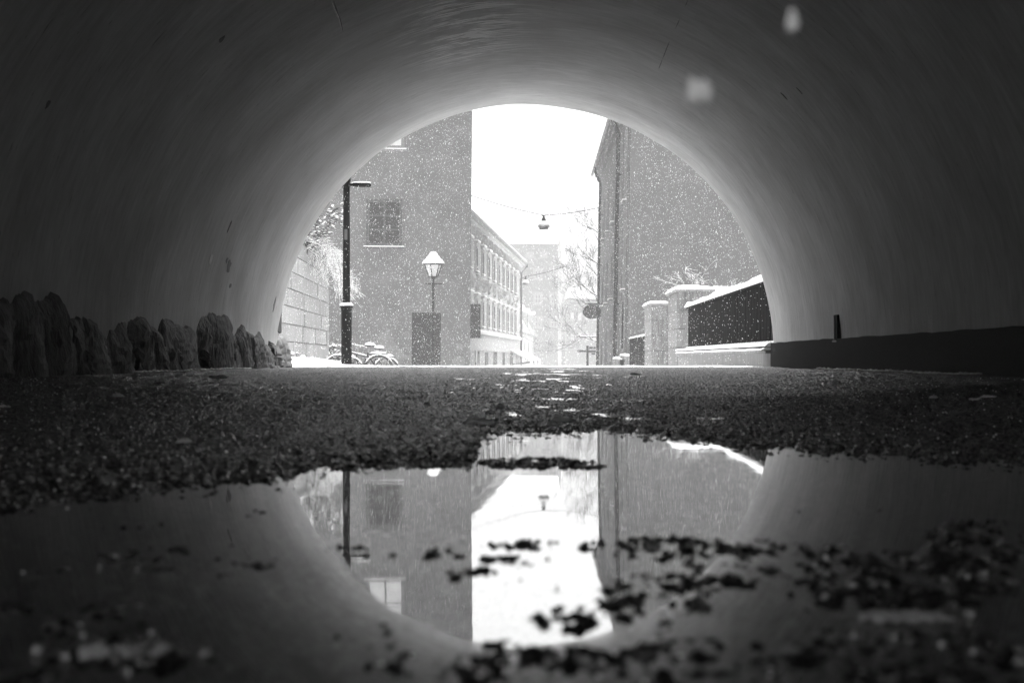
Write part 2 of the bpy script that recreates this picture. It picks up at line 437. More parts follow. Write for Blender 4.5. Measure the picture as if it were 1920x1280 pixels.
co = np.stack([prof[:, 0] + prof[:, 2] * dr, YV, prof[:, 1] + prof[:, 3] * dr], -1)
vault = link(np_mesh('vault', co.reshape(-1, 3), grid_quads(len(yv), len(prof)), M_vault), 'vault', M_vault, passage)
# outer face round the arch, toward the street
fb = MB(); e = co[-1]
for k in range(len(prof) - 1):
    def outp(q):
        x, z = q[0], q[2]; s = 14 / max(abs(x - CX), 1e-6) if abs(x - CX) * 9 > abs(z) * 14 else 9 / max(abs(z), 1e-6)
        return (CX + (x - CX) * s, DEX, max(z * s, z))
    fb.quad(e[k], e[k + 1], outp(e[k + 1]), outp(e[k]))
fb.build('outer_face', M_stucco2, passage)
ff = MB(); e0 = co[0]
for k in range(len(prof) - 1):
    a_, b_ = outp(e0[k]), outp(e0[k + 1]); ff.quad(e0[k + 1], e0[k], (a_[0], YN, a_[2]), (b_[0], YN, b_[2]))
ff.build('outer_face', M_stucco2, passage)
sw = MB()
for x_ in (CX - 14, CX + 13.9): sw_ = MB(); sw_.obox((x_, YN + .01, -.5), Vector((.1, 0, 0)), Vector((0, DEX - YN - .02, 0)), Vector((0, 0, 9.5))); sw_.build('flank_wall', M_stucco2, passage)
# roof slab and side backing so the passage sits in a building
rb = MB(); rb.box((CX, (DEX + YN) / 2, 9.2), (28.4, DEX - YN + .4, .3)); rb.build('roof', M_snow, passage)
# granite plinth on the right foot
pp = MB(); yp = np.linspace(YN + .01, DEX - .01, 120); zt = .372
def prx(z): return CX + (math.sqrt(max(RV ** 2 - max(z - CZ, 0) ** 2, 0)))
for k in range(len(yp) - 1):
    y0, y1 = yp[k], yp[k + 1]
    j0 = .006 * float(vnoise(y0 * 3, 0, 5)); j1 = .006 * float(vnoise(y1 * 3, 0, 5))
    xi = prx(zt) - .035
    pp.quad((xi, y0, -.2), (xi, y1, -.2), (xi, y1, zt + j1), (xi, y0, zt + j0))
    pp.quad((xi, y0, zt + j0), (xi, y1, zt + j1), (xi + .07, y1, zt + j1), (xi + .07, y0, zt + j0))
pp.quad((prx(zt) - .035, yp[-1], -.2), (prx(zt) + .2, yp[-1], -.2), (prx(zt) + .2, yp[-1], zt), (prx(zt) - .035, yp[-1], zt))
pp.build('plinth', M_plinth, passage)
# slot in the right wall
yc = 8.78 * YK; xw = prx(.45)
sl = MB(); sl.obox((xw - .03, yc - .10, .355), Vector((.05, 0, 0)), Vector((0, .2, 0)), Vector((0, 0, .225)))
slot = sl.build('wall_slot', M_black, passage)
sr = MB()
sr.obox((xw - .045, yc - .02, .36), Vector((.02, 0, 0)), Vector((0, .03, 0)), Vector((0, 0, .21)))
sr.obox((xw - .04, yc - .125, .34), Vector((.05, 0, 0)), Vector((0, .25, 0)), Vector((0, 0, .016)))
sr.build('slot_rim', M_zinc, slot)
# stones showing through the plaster along the left foot
def wall_stone(pa, pb, ptop, kind, seed, base_z=.04):
    ca = lambda p: -(CX - RV) * F / (1005 - p)
    ya, yb = ca(pa), ca(pb); yc = (ya + yb) / 2
    ht = CAMZ + (671 - ptop) * yc / F
    nb, nh = 12, 14; bm = MB(); i0 = 0
    rs = random.Random(seed)
    lean = rs.uniform(-.15, .15); pr = rs.uniform(.06, .11)
    for j in range(nh + 1):
        t = j / nh; z = base_z + (ht - base_z) * t
        if kind == 'peak': wdt = 1.12 - .12 * t if t < .45 else (1.06) * max(1 - ((t - .45) / .55) ** 1.7, 0) ** .75
        elif kind == 'spike': wdt = 1.15 * (1 - t ** 1.6) ** .9
        elif kind == 'flat': wdt = 1.15 if t < .9 else .9
        else: wdt = 1.12 * max(1 - max((t - .25) / .75, 0) ** 3.2, 0) ** .5
        wdt = max(wdt, .03)
        for i in range(nb + 1):
            u = i / nb * 2 - 1
            y = yc + (yb - ya) / 2 * (1.4 * u * wdt + lean * t) * + (yb - ya) * .09 * float(fbm(t * 3.5 + seed, u * 1.5, seed, 2)) * min(t * 3, 1)
            bul = max(1 - abs(u) ** 6, 0) ** .6 * max(1 - t ** 8, 0) ** .5
            nzv = .75 * float(fbm(u * 2.2 + seed * 3.1, t * 3.4, seed, 4))
            xin = (CX - RV) + (RV - math.sqrt(max(RV ** 2 - max(z - CZ, 0) ** 2, 0)))
            x = xin - .03 + (.035 + pr) * bul * (1 + .6 * nzv) + .02 * nzv * bul
            zz = z + .06 * float(fbm(u * 1.6 + seed, t * 2, seed + 3, 3)) * t
            bm.v.append((x, y, zz))
    n1 = nb + 1
    for j in range(nh):
        for i in range(nb):
            bm.f.append((j * n1 + i, (j + 1) * n1 + i, (j + 1) * n1 + i + 1, j * n1 + i + 1))
    return bm.build('stone', M_stone, passage, smooth=False)
SP = [(-330, 560), (-200, 545), (-60, 556), (0, 556), (15, 553), (25, 546), (38, 543), (50, 549), (58, 560), (66, 561), (74, 554), (90, 550), (100, 556), (110, 575), (117, 592), (135, 594), (150, 591), (165, 594), (180, 608), (196, 625),
      (204, 614), (214, 609), (228, 594), (245, 593), (258, 589), (268, 594), (280, 608), (291, 620), (297, 598), (305, 590), (318, 595), (330, 604), (345, 608), (364, 610), (372, 592), (385, 583), (400, 583), (415, 588), (422, 610), (430, 623), (437, 623),
      (442, 610), (448, 604), (453, 606), (457, 617), (465, 628), (470, 634), (478, 628), (483, 617), (487, 630), (490, 645), (497, 643), (503, 653), (512, 652), (517, 645), (522, 630), (528, 627), (535, 632), (541, 652)]
SB = [-330, -265, -200, -130, -60, 10, 62, 117, 152, 200, 236, 268, 294, 324, 365, 383, 401, 425, 439, 456, 469, 488, 504, 517, 541]
def profile_stone(pa, pb, seed):
    bm = MB(); nb, nh = 18, 16; rs = random.Random(seed); pr = rs.uniform(.07, .14)
    planes = [(rs.uniform(.7, 1.0), rs.uniform(-.6, .6), rs.uniform(-.45, .2)) for _ in range(7)]
    for j in range(nh + 1):
        t = j / nh
        for i in range(nb + 1):
            u = i / nb; px = pa - 1.5 + (pb - pa + 3) * u
            Y = -(CX - RV) * F / (1005 - px)
            H = CAMZ + (671 - float(np.interp(px, [q[0] for q in SP], [q[1] for q in SP]))) * Y / F
            H += .04 * float(fbm(px * .22, .5, 41, 3))
            z = .03 + (H - .03) * t; v = 2 * u - 1
            nzv = float(fbm(u * 2.4 + seed * 3.1, t * 2.6, seed, 4)); fac = float(vnoise(u * 2.0 + seed, t * 1.3, seed + 9))
            bul = (.30 + .70 * max(1 - abs(v) ** 3.5, 0) ** .7) * max(1 - t ** 7, 0) ** .5
            xin = (CX - RV) + (RV - math.sqrt(max(RV ** 2 - max(z - CZ, 0) ** 2, 0)))
            cut = max(min([1.0] + [a_ + b_ * v + c_ * (t - .3) for a_, b_, c_ in planes]), .35)
            x = xin - .03 + (.05 + pr) * bul * cut * (1 + .2 * nzv + .1 * fac) + .03 * (1 - t) * bul + .045 * abs(float(fbm(u * 7 + seed, t * 5, seed + 4, 3))) * bul
            bm.v.append((x, Y + .05 * nzv * (1 - abs(v)) , z))
    n1 = nb + 1
    for j in range(nh):
        for i in range(nb): bm.f.append((j * n1 + i, (j + 1) * n1 + i, (j + 1) * n1 + i + 1, j * n1 + i + 1))
    bm.build('stone', M_stone, passage)
for k in range(len(SB) - 1): profile_stone(SB[k], SB[k + 1], 100 + k)
rs = random.Random(5); xq = -300
while xq < 500:
    wq = rs.uniform(60, 120) * (1 - .55 * max(xq, 0) / 520); wall_stone(xq, xq + wq * 1.15, rs.uniform(636, 672), 'round', 300 + int(xq)); xq += wq
# bare strip of quoin at the mouth, and flakes of lost plaster
q = MB(); a = W(524.5, 555, 11.17); b = W(529, 625, 11.17)
q.v += [(-2.895, DEX - .13, .50), (-2.862, DEX + .004, .48), (-2.86, DEX + .004, .88), (-2.872, DEX - .03, .90), (-2.892, DEX - .10, .74),
        (-2.95, DEX - .13, .50), (-2.95, DEX + .004, .48), (-2.95, DEX + .004, .88), (-2.95, DEX - .03, .90), (-2.95, DEX - .10, .74)]
q.f += [(0, 1, 2, 3, 4), (5, 9, 8, 7, 6), (0, 5, 6, 1), (1, 6, 7, 2), (2, 7, 8, 3), (3, 8, 9, 4), (4, 9, 5, 0)]
q.build('bare_quoin', M_stone, passage)
def surf_dr(p):
    a = math.atan2(p.z - CZ, p.x - CX); s0 = (CZ - .05 + .25) + .05 + RV * (math.pi - a)
    return float(.018 * fbm(s0 / 1.1, p.y / 1.6, 61, 3) + .005 * fbm(s0 / .3, p.y / .25, 62, 2))
def chip(px, py, w_, h_, m, ang=0.0):
    """flake of lost plaster on the vault, at a surveyed spot"""
    dx, dz = (px - 1005) / F, (671 - py) / F
    # meet the vault: (CX - dx*y)^2 + (dz*y + CAMZ - CZ)^2 = RV^2
    A = dx * dx + dz * dz; B = 2 * (-CX * dx + dz * (CAMZ - CZ)); Cc = CX * CX + (CAMZ - CZ) ** 2 - RV * RV
    y = (-B + math.sqrt(B * B - 4 * A * Cc)) / (2 * A)
    p = Vector((dx * y, y, CAMZ + dz * y)); nrm = Vector((CX - p.x, 0, CZ - p.z)).normalized()
    tang = Vector((-nrm.z, 0, nrm.x)); ay = Vector((0, 1, 0)); bm = MB(); pts = []
    rs = random.Random(int(px * 7 + py))
    for k in range(10):
        an = 2 * math.pi * k / 10; rr = rs.uniform(.55, 1.1)
        u, v = math.cos(an) * w_ * rr, math.sin(an) * h_ * rr
        pts.append(p + ay * (u * math.cos(ang) - v * math.sin(ang)) + tang * (u * math.sin(ang) + v * math.cos(ang)))
    top = [q + nrm * (.004 - surf_dr(q)) for q in pts]; bot = [q - nrm * .03 for q in pts]
    bm.poly(top)
    for k in range(10): bm.quad(bot[k], bot[(k + 1) % 10], top[(k + 1) % 10], top[k])
    bm.build('plaster_flake', m, passage)
M_scar = mat('bare_mortar_scar', .22, .9, .4, 30, .4, 60)
M_pale = mat('fresh_limewash_patch', .72, .9, .2, 20)
for a in ((427, 500, .13, .07, M_scar), (431, 535, .07, .025, M_scar), (424, 487, .04, .03, M_scar), (515, 571, .05, .09, M_scar), (430, 425, .03, .06, M_scar), (415, 73, .05, .03, M_scar),
          (395, 485, .07, .06, M_pale), (88, 195, .03, .03, M_scar), (1470, 180, .02, .05, M_scar), (1500, 170, .02, .04, M_scar)):
    chip(*a)
# long scratches: mortar lines on the crown
def scratch(pts, wd, m):
    bm = MB(); P = []
    for px, py in pts:
        dx, dz = (px - 1005) / F, (671 - py) / F
        A = dx * dx + dz * dz; B = 2 * (-CX * dx + dz * (CAMZ - CZ)); Cc = CX * CX + (CAMZ - CZ) ** 2 - RV * RV
        y = (-B + math.sqrt(B * B - 4 * A * Cc)) / (2 * A); p = Vector((dx * y, y, CAMZ + dz * y))
        nrm = Vector((CX - p.x, 0, CZ - p.z)).normalized(); P.append(p + nrm * (-wd * .6 - surf_dr(p)))
    k = len(P); bm.tube(P, [wd * (.4 + .6 * math.sin(math.pi * (i + .5) / k)) for i in range(k)], 6)
    bm.build('scratch', m, passage)
scratch([(618, -8), (624, 12), (632, 30), (637, 46), (641, 58)], .016, M_pale)
scratch([(622, -8), (629, 14), (637, 36), (643, 62)], .010, M_scar)
scratch([(1290, 0), (1272, 42), (1252, 86), (1234, 132)], .006, M_scar)
# ice line along the feet of the walls
def ice_line(pts, nm, lab):
    bm = MB()
    for k in range(len(pts) - 1):
        for s in range(6):
            p = Vector(pts[k]).lerp(Vector(pts[k + 1]), s / 6); q_ = Vector(pts[k]).lerp(Vector(pts[k + 1]), (s + .93) / 6)
            bm.tube([p, (p + q_) / 2 + Vector((random.uniform(-.01, .01), 0, random.uniform(0, .006))), q_], [.007 * random.uniform(.4, 1), .010 * random.uniform(.5, 1.1), .007 * random.uniform(.4, 1)], 6)
    tag(bm.build('ice_line', M_snow, smooth=True), lab, 'ice')
xr, xl = CX + RV - .08, CX - RV + .16
def fz(X, Y): return float(passage_height(np.array([X]), np.array([Y]))[0])
yr = np.linspace(5.8 * YK, 9.2 * YK, 8); ice_line([(xr, y, fz(xr, y) + .012) for y in yr], 'ice', 'thin white ice line at the foot of the dark granite plinth')
yl = np.linspace(6.8 * YK, 9.6 * YK, 7); ice_line([(xl, y, fz(xl, y) + .012) for y in yl], 'ice', 'thin white ice line at the foot of the rough stones')

# ------------------------------------------------------------------ snow clumps on the asphalt
def clump(px, py, wpx, lab, grp='snow clumps scattered on the wet asphalt', m=M_flake, flat=.5, guess=.07):
    Y = 3.0
    for _ in range(40):
        X = (px - 1005) * Y / F; Yn = (CAMZ - fz(X, Y)) * F / (py - 671); Y = .5 * Y + .5 * max(min(Yn, 15), .7)
    X = (px - 1005) * Y / F; r = wpx / 2 * Y / F
    bm = MB(); rs = random.Random(int(px + py)); z0 = fz(X, Y)
    n_ = 70 if wpx > 100 else 4
    for k in range(n_):
        bm.blob((X + (rs.gauss(0, .42) if wpx > 100 else rs.uniform(-.7, .7)) * r, Y + rs.uniform(-.6, .6) * r, max(z0, 0) + .002), (r * rs.uniform(.35, .7) * (.16 if wpx > 100 else 1), r * rs.uniform(.4, .9) * (.22 if wpx > 100 else 1), r * flat * rs.uniform(.3, .7)), seed=int(px) + k, rough=.7, seg=8 if wpx > 100 else 12, ring=5 if wpx > 100 else 7)
    tag(bm.build('snow_clump', m, smooth=True), lab, 'snow clump', grp)
lab_s = 'small white snow clump lying on the wet asphalt of the passage'
for a in ((222, 743, 30), (8, 764, 22), (355, 723, 22), (300, 716, 26), (410, 708, 34), (397, 720, 12), (345, 830, 38), (598, 748, 22), (555, 764, 26),
          (1747, 746, 22), (1830, 750, 20), (1852, 745, 22), (1568, 721, 22), (1690, 731, 14), (255, 747, 9), (287, 757, 8), (940, 764, 30), (900, 794, 60), (1050, 790, 50), (1040, 798, 30), (800, 758, 14), (1190, 702, 20)):
    clump(*a, lab_s)
clump(1700, 1172, 200, 'long low ridge of grey slush at the edge of the puddle', None, mat('grey_slush', .30, .5, .5, 40, .6, 60), .10)
clump(250, 1225, 230, 'broad patch of half melted grey slush lying in the puddle', None, MATS['grey_slush'], .10)

# pale grains added in place of bright glints on the wet asphalt
NG = 2600
gy = .9 + 9.5 * rng.uniform(0, 1, NG) ** 1.8; gx = rng.uniform(-1, 1, NG) * (.3 + .26 * gy); gx = np.clip(gx, -2.5, 2.4)
gr = rng.uniform(.0012, .0032, NG) * (.7 + .12 * gy); gzv = passage_height(gx, gy); ok_ = gzv > -.001
gx, gy, gr, gzv = gx[ok_], gy[ok_], gr[ok_], gzv[ok_] + gr[ok_] * .5
base_ = np.array([[1, 0, 0], [-1, 0, 0], [0, 1, 0], [0, -1, 0], [0, 0, .8], [0, 0, -.8]], float)
Vg = np.stack([gx, gy, gzv], -1)[:, None, :] + base_[None] * gr[:, None, None]
fg = np.array([[0, 2, 4], [2, 1, 4], [1, 3, 4], [3, 0, 4], [2, 0, 5], [1, 2, 5], [3, 1, 5], [0, 3, 5]])
ig = link(np_mesh('glint_grains', Vg.reshape(-1, 3), (fg[None] + (np.arange(len(gx)) * 6)[:, None, None]).reshape(-1, 3), M_flake, True), 'glint_grains', M_flake)
struct(ig, 'stuff'); ig['label'] = 'tiny pale grains added as glints on the wet asphalt'; ig['category'] = 'ice grains'

# ------------------------------------------------------------------ black lamp post by the mouth
def snow_cap(pts_z, parent): pass
pb = W(649.7, 690, 15); px_, py_ = pb.x, pb.y; zb = gz(px_, py_) - .05
post = thing('lamp_post', 'tall black post with slanted top and flat side luminaire', 'lamp post', (px_, py_, zb))
ppm = F / (15 * YK)
zc = CAMZ + (671 - 573) / ppm; zt = CAMZ + (671 - 350) / ppm
MB().lathe((px_, py_, 0), [(.088, zb), (.088, zb + .05), (.080, zb + .06), (.080, zc - .08), (.084, zc - .05), (.098, zc - .02), (.098, zc + .0)], 24).build('lower_shaft', M_black, post, True)
MB().lathe((px_, py_, 0), [(.102, zc + .001), (.104, zc + .012), (.085, zc + .035), (.062, zc + .045), (.055, zc + .046)], 24).build('collar_snow', M_snow, post, True)
MB().lathe((px_, py_, 0), [(.056, zc + .0), (.056, zc + .3), (.050, zt)], 20).build('upper_shaft', M_black, post, True)
h = MB(); zz = zt
h.hexa([(px_ - .072, py_ - .05, zz - .01), (px_ + .05, py_ - .05, zz - .01), (px_ + .05, py_ + .05, zz - .01), (px_ - .072, py_ + .05, zz - .01),
        (px_ - .070, py_ - .05, zz + .005), (px_ + .066, py_ - .04, zz + .165), (px_ + .066, py_ + .04, zz + .165), (px_ - .070, py_ + .05, zz + .005)])
h.build('slanted_cap', M_black, post)
ar = MB(); za = zt + .028
ar.lathe((0, 0, 0), [(.001, 0), (.02, .0), (.02, .05), (.034, .055), (.034, .09), (.040, .10), (.036, .30), (.018, .325), (.001, .33)], 14)
ar.v = [(px_ + .045 + z, py_ + y * 1.8, za + x * .85 - z * .02) for x, y, z in ar.v]
arm = ar.build('luminaire', M_black, post, True)
sn = MB(); sn.blob((px_ + .22, py_, za + .026), (.16, .05, .022), 3, .2); sn.build('luminaire_snow', M_snow, post, True)
nt_ = MB(); nt_.box((px_ - .004, py_ - .058, CAMZ + (671 - 440) / ppm), (.045, .006, .16)); nt_.build('notice_sticker', M_zinc, post)

# ------------------------------------------------------------------ generic window builder (part > sub-parts)
def window_part(parent, o, ux, uz, un, w_, h_, m_frame, m_glass, nx=2, nz=2, depth=.12, sill=True, snow=True, fw=.06):
    """o lower-left corner on the wall face; ux along, uz up, un outward (unit vectors)"""
    fr = MB(); d = .05
    for (a0, b0, ww, hh) in ((0, 0, fw, h_), (w_ - fw, 0, fw, h_), (fw, 0, w_ - 2 * fw, fw), (fw, h_ - fw, w_ - 2 * fw, fw)):
        fr.obox(o + ux * a0 + uz * b0 - un * .03, ux * ww, uz * hh, un * (d + .03))
    for k in range(1, nx):
        fr.obox(o + ux * (fw + (w_ - 2 * fw) * k / nx - fw * .35) + uz * fw - un * .02, ux * fw * .7, uz * (h_ - 2 * fw), un * (.055))
    for k in range(1, nz):
        zc_ = fw + (h_ - 2 * fw) * k / nz - fw * .3
        fr.obox(o + ux * fw + uz * zc_ - un * .02, ux * (w_ - 2 * fw), uz * fw * .6, un * (.05))
    win = fr.build('window', m_frame, parent)
    pw_, ph_ = (w_ - 2 * fw) / nx, (h_ - 2 * fw) / nz
    for i in range(nx):
        for j in range(nz):
            g = MB(); g.obox(o + ux * (fw + pw_ * i + .01) + uz * (fw + ph_ * j + .01) - un * .02, ux * (pw_ - .02), uz * (ph_ - .02), un * .026)
            g.build('pane', m_glass, win)
    if sill:
        s_b = MB(); s_b.obox(o + ux * -.08 - uz * .09 - un * .02, ux * (w_ + .16), uz * .06, un * .16); s_b.build('sill', m_frame, win)
        if snow:
            s_b = MB(); s_b.obox(o + ux * -.08 - uz * .028, ux * (w_ + .16), uz * .035, un * .14); s_b.build('sill_snow', M_snow, win)
    return win

UX, UZ = Vector((1, 0, 0)), Vector((0, 0, 1))
# ------------------------------------------------------------------ left house: roughcast gable end
dL = 36.0; s = dL * YK / F
lb = W(883, 690, dL); xr_ = lb.x; yL = lb.y
lh = thing('roughcast_house', 'grey roughcast house end wall with a single window above a dark door', 'house', (xr_, yL, 4.0))
zl = lambda py: CAMZ + (671 - py) * s
xl_ = lambda px: (px - 1005) * s
wl = MB(); x0 = xl_(430)
back = 10 * YK
xb = (868 - 1005) * (dL + 10) * YK / F
wl.hexa([(x0, yL, -1.6), (xr_, yL, -1.6), (xb, yL + back, -1.6), (x0, yL + back, -1.6), (x0, yL, 14), (xr_, yL, 14), (xb, yL + back, 14), (x0, yL + back, 14)])
wl.build('wall', M_stucco, lh)
rf = MB(); rf.hexa([(x0 - .2, yL - .3, 14.0), (xr_ + .3, yL - .3, 14.0), (xb + .3, yL + back, 14.0), (x0 - .2, yL + back, 14.0), (x0 - .2, yL + back * .4, 17), (xr_ - .6, yL + back * .4, 17), (xr_ - .6, yL + back * .6, 17), (x0 - .2, yL + back * .6, 17)])
rf.build('roof', M_snow, lh)
un = Vector((0, -1, 0))
M_frame = mat('painted_window_frame', .16, .7, .2, 6); M_fdark = mat('dark_window_frame', .05, .7, .2, 6)
window_part(lh, Vector((xl_(686), yL, zl(463))), UX, UZ, un, 68 * s, 88 * s, M_fdark, M_glass, 2, 3, fw=.10)
M_curt = mat('pale_blind', .6, .8, .05, 4)
window_part(lh, Vector((xl_(686), yL, zl(280))), UX, UZ, un, 70 * s, 90 * s, M_frame, M_curt, 2, 2, fw=.10)
# flat plaster surround of the lower window
su = MB()
for (a0, b0, a1, b1) in ((680, 370, 760, 374.5), (680, 375, 685.5, 464), (755, 375, 760, 464)):
    su.obox((xl_(a0), yL + .01, zl(b1)), UX * ((a1 - a0) * s), Vector((0, -.05, 0)), UZ * ((b1 - b0) * s))
su.build('window_surround', M_stucco2, lh)
dr_ = MB(); dr_.obox((xl_(774), yL + .02, -1.3), UX * (54 * s), Vector((0, -.06, 0)), UZ * (zl(587) + 1.3)); door = dr_.build('door', M_door, lh)
for k in range(6):
    b_ = MB(); b_.obox((xl_(775.5 + k * 8.6), yL - .035, -1.25), UX * (7.6 * s), Vector((0, -.025, 0)), UZ * (zl(588.5) + 1.25)); b_.build('plank', M_door, door)
hd = MB(); hd.tube([(xl_(817), yL - .06, zl(659)), (xl_(817), yL - .12, zl(659)), (xl_(811), yL - .12, zl(659))], .02, 8); hd.build('handle', M_steel, door)
# patches of newer render low on the wall
M_patch = mat('pale_render_patch', .17, .95, .2, 3, .8, 60)
for (cx_, cy_, rx_, ry_, sd) in ((724, 640, 22, 22, 1), (742, 668, 30, 18, 2), (862, 678, 14, 12, 3), (864, 650, 8, 7, 4), (700, 660, 12, 10, 6)):
    pm = MB(); rs = random.Random(sd); top = []
    for k in range(22):
        an = 2 * math.pi * k / 22; rr = rs.uniform(.6, 1.05)
        top.append(Vector((xl_(cx_ + math.cos(an) * rx_ * rr), yL - .012 - sd * .002, zl(cy_ + math.sin(an) * ry_ * rr))))
    pm.poly(top)
    for k in range(22):
        a, b = top[k], top[(k + 1) % 22]; pm.quad(a, b, b + Vector((0, .03, 0)), a + Vector((0, .03, 0)))
    pm.build('render_patch', M_patch, lh)
lh.rotation_euler = (0, R(.55), 0)

# dark banner sign beyond the corner of the left house
D = 38.5; s2 = D * YK / F
bs = thing('banner_sign', 'dark upright banner board projecting past the roughcast house corner', 'sign', ((879 - 1005) * s2, D * YK, CAMZ + 37 * s2))
b_ = MB(); b_.obox(((878 - 1005) * s2, D * YK, CAMZ + (671 - 633) * s2), UX * (23 * s2), Vector((0, .06, 0)), UZ * (60 * s2)); b_.build('board', M_sign, bs)
b_ = MB(); b_.obox(((877.3 - 1005) * s2, D * YK - .012, CAMZ + (671 - 633.7) * s2), UX * (24.4 * s2), Vector((0, .084, 0)), UZ * .03); b_.build('frame_rail', M_black, bs); b_ = MB()
b_.obox(((877.3 - 1005) * s2, D * YK - .012, CAMZ + (671 - 573) * s2), UX * (24.4 * s2), Vector((0, .084, 0)), UZ * .03); b_.build('frame_rail', M_black, bs)
b_ = MB(); b_.tube([((860 - 1005) * s2, D * YK + .03, CAMZ + 100 * s2), ((900 - 1005) * s2, D * YK + .03, CAMZ + 100 * s2)], .03, 6); b_.build('bracket', M_black, bs)

# ------------------------------------------------------------------ street lantern in front of the left house
D = 33.0; s3 = D * YK / F; lc = W(812.5, 690, D); zl3 = lambda py: CAMZ + (671 - py) * s3
ln = thing('street_lantern', 'old style glass lantern with snowy hood on a slim post', 'street lamp', (lc.x, lc.y, gz(lc.x, lc.y)))
g0 = gz(lc.x, lc.y) - .1
MB().lathe((lc.x, lc.y, 0), [(.12, g0), (.12, g0 + .5), (.07, g0 + .6), (.045, g0 + 1.0), (.04, zl3(540)), (.05, zl3(534)), (.035, zl3(530)), (.032, zl3(524)), (.07, zl3(521)), (.06, zl3(518.5))], 12).build('post', M_black, ln, True)
MB().tube([(lc.x - .29, lc.y, zl3(532)), (lc.x + .29, lc.y, zl3(532))], .02, 8).build('ladder_bar', M_black, ln)
cg = MB()
for k in range(6):
    a = 2 * math.pi * k / 6 + .26; r0, r1 = .14, .30
    cg.tube([(lc.x + r0 * math.cos(a), lc.y + r0 * math.sin(a), zl3(520)), (lc.x + r1 * math.cos(a), lc.y + r1 * math.sin(a), zl3(495))], .02, 6)
cg.lathe((lc.x, lc.y, 0), [(.06, zl3(521)), (.15, zl3(520)), (.15, zl3(519)), (.05, zl3(518.8))], 12)
for r_, z_ in ((.30, 495.5), (.15, 519)):
    ring = [(lc.x + r_ * math.cos(2 * math.pi * k / 6 + .26), lc.y + r_ * math.sin(2 * math.pi * k / 6 + .26), zl3(z_)) for k in range(7)]
    cg.tube(ring, .02, 6)
cage = cg.build('lantern_cage', M_black, ln)
mg = bpy.data.materials.new('frosted_lantern_glass'); mg.use_nodes = True
bb = mg.node_tree.nodes['Principled BSDF']; bb.inputs['Base Color'].default_value = (.75, .75, .75, 1); bb.inputs['Roughness'].default_value = .25
bb.inputs['Alpha'].default_value = .35
for k in range(6):
    a, b = 2 * math.pi * k / 6 + .26, 2 * math.pi * (k + 1) / 6 + .26; g = MB()
    P = [Vector((lc.x + r_ * math.cos(t_) * .96, lc.y + r_ * math.sin(t_) * .96, zl3(z_))) for r_, t_, z_ in ((.14, a, 519.5), (.14, b, 519.5), (.30, b, 495.5), (.30, a, 495.5))]
    ctr = Vector((lc.x, lc.y, zl3(508))); g.hexa(P + [p + (ctr - p).normalized() * .008 for p in P]); g.build('pane', mg, cage)
MB().lathe((lc.x, lc.y, 0), [(.02, zl3(521)), (.03, zl3(512)), (.05, zl3(506)), (.03, zl3(500)), (.01, zl3(497))], 10).build('bulb_holder', M_zinc, ln, True)
MB().lathe((lc.x, lc.y, 0), [(.355, zl3(495.6)), (.365, zl3(494.6)), (.2, zl3(485)), (.13, zl3(480)), (.10, zl3(478)), (.10, zl3(474)), (.04, zl3(472))], 18).build('hood', M_black, ln, True)
MB().lathe((lc.x, lc.y, 0), [(.375, zl3(494.2)), (.355, zl3(491)), (.23, zl3(484)), (.20, zl3(481.5)), (.19, zl3(480)), (.14, zl3(477.5)), (.13, zl3(475)), (.09, zl3(472.4)), (.02, zl3(471.6))], 18).build('hood_snow', M_snow, ln, True)

# ------------------------------------------------------------------ left yard wall of ashlar blocks
def wallpt(px, Dref=None):
    """plan line of the yard wall: vanishing at px 885"""
    # X = X0 + k*Y with vanishing point 885, through px 534 at D 21
    k = (885 - 1005) / F; Y0 = 21 * YK; X0 = (534 - 1005) * Y0 / F - k * Y0
    Y = X0 / ((px - 1005) / F - k)
    return Vector((X0 + k * Y, Y, 0))
w0, w1 = wallpt(455), wallpt(616)
yw = thing('ashlar_wall', 'high yard wall of pale weathered stone blocks with dark joints', 'wall', (w0.x, w0.y, -.4))
uw = (w1 - w0).normalized(); nw = Vector((uw.y, -uw.x, 0)); LW = (w1 - w0).length
rowh = 34 * (21 * YK) / F; zrow0 = CAMZ + (671 - 640) * (21 * YK) / F - rowh * 3
bk = MB(); bk.obox(w0 - nw * .5 + UZ * (zrow0), uw * LW, nw * .485, UZ * (rowh * 9 + .1)); bk.build('joint_core', mat('dark_joint_mortar', .05, .95, .3, 20), yw)
rs = random.Random(4)
for r_ in range(9):
    xx = -rs.uniform(0, .6)
    while xx < LW:
        L_ = rs.uniform(1.3, 2.9); a, b = max(xx, 0), min(xx + L_, LW)
        if b - a > .12:
            jj = rs.uniform(0, .02); g = .011
            p = w0 + uw * (a + g) + UZ * (zrow0 + r_ * rowh + g) - nw * .05
            mm = mat('ashlar_tone_%d' % rs.randint(0, 3), (.15, .18, .165, .2)[len(MATS) % 4], .9, .45, 5, .5, 40, stretch=(3, 3, .35))
            b_ = MB(); b_.obox(p, uw * (b - a - 2 * g), nw * (.05 + jj), UZ * (rowh - 2 * g)); b_.build('stone_block', mm, yw)
        xx += L_
cp = MB(); cp.obox(w0 - nw * .6 + UZ * (zrow0 + 9 * rowh + .1), uw * LW, nw * .68, UZ * .1); cp.build('coping', M_conc, yw)
cs = MB()
n_ = 60
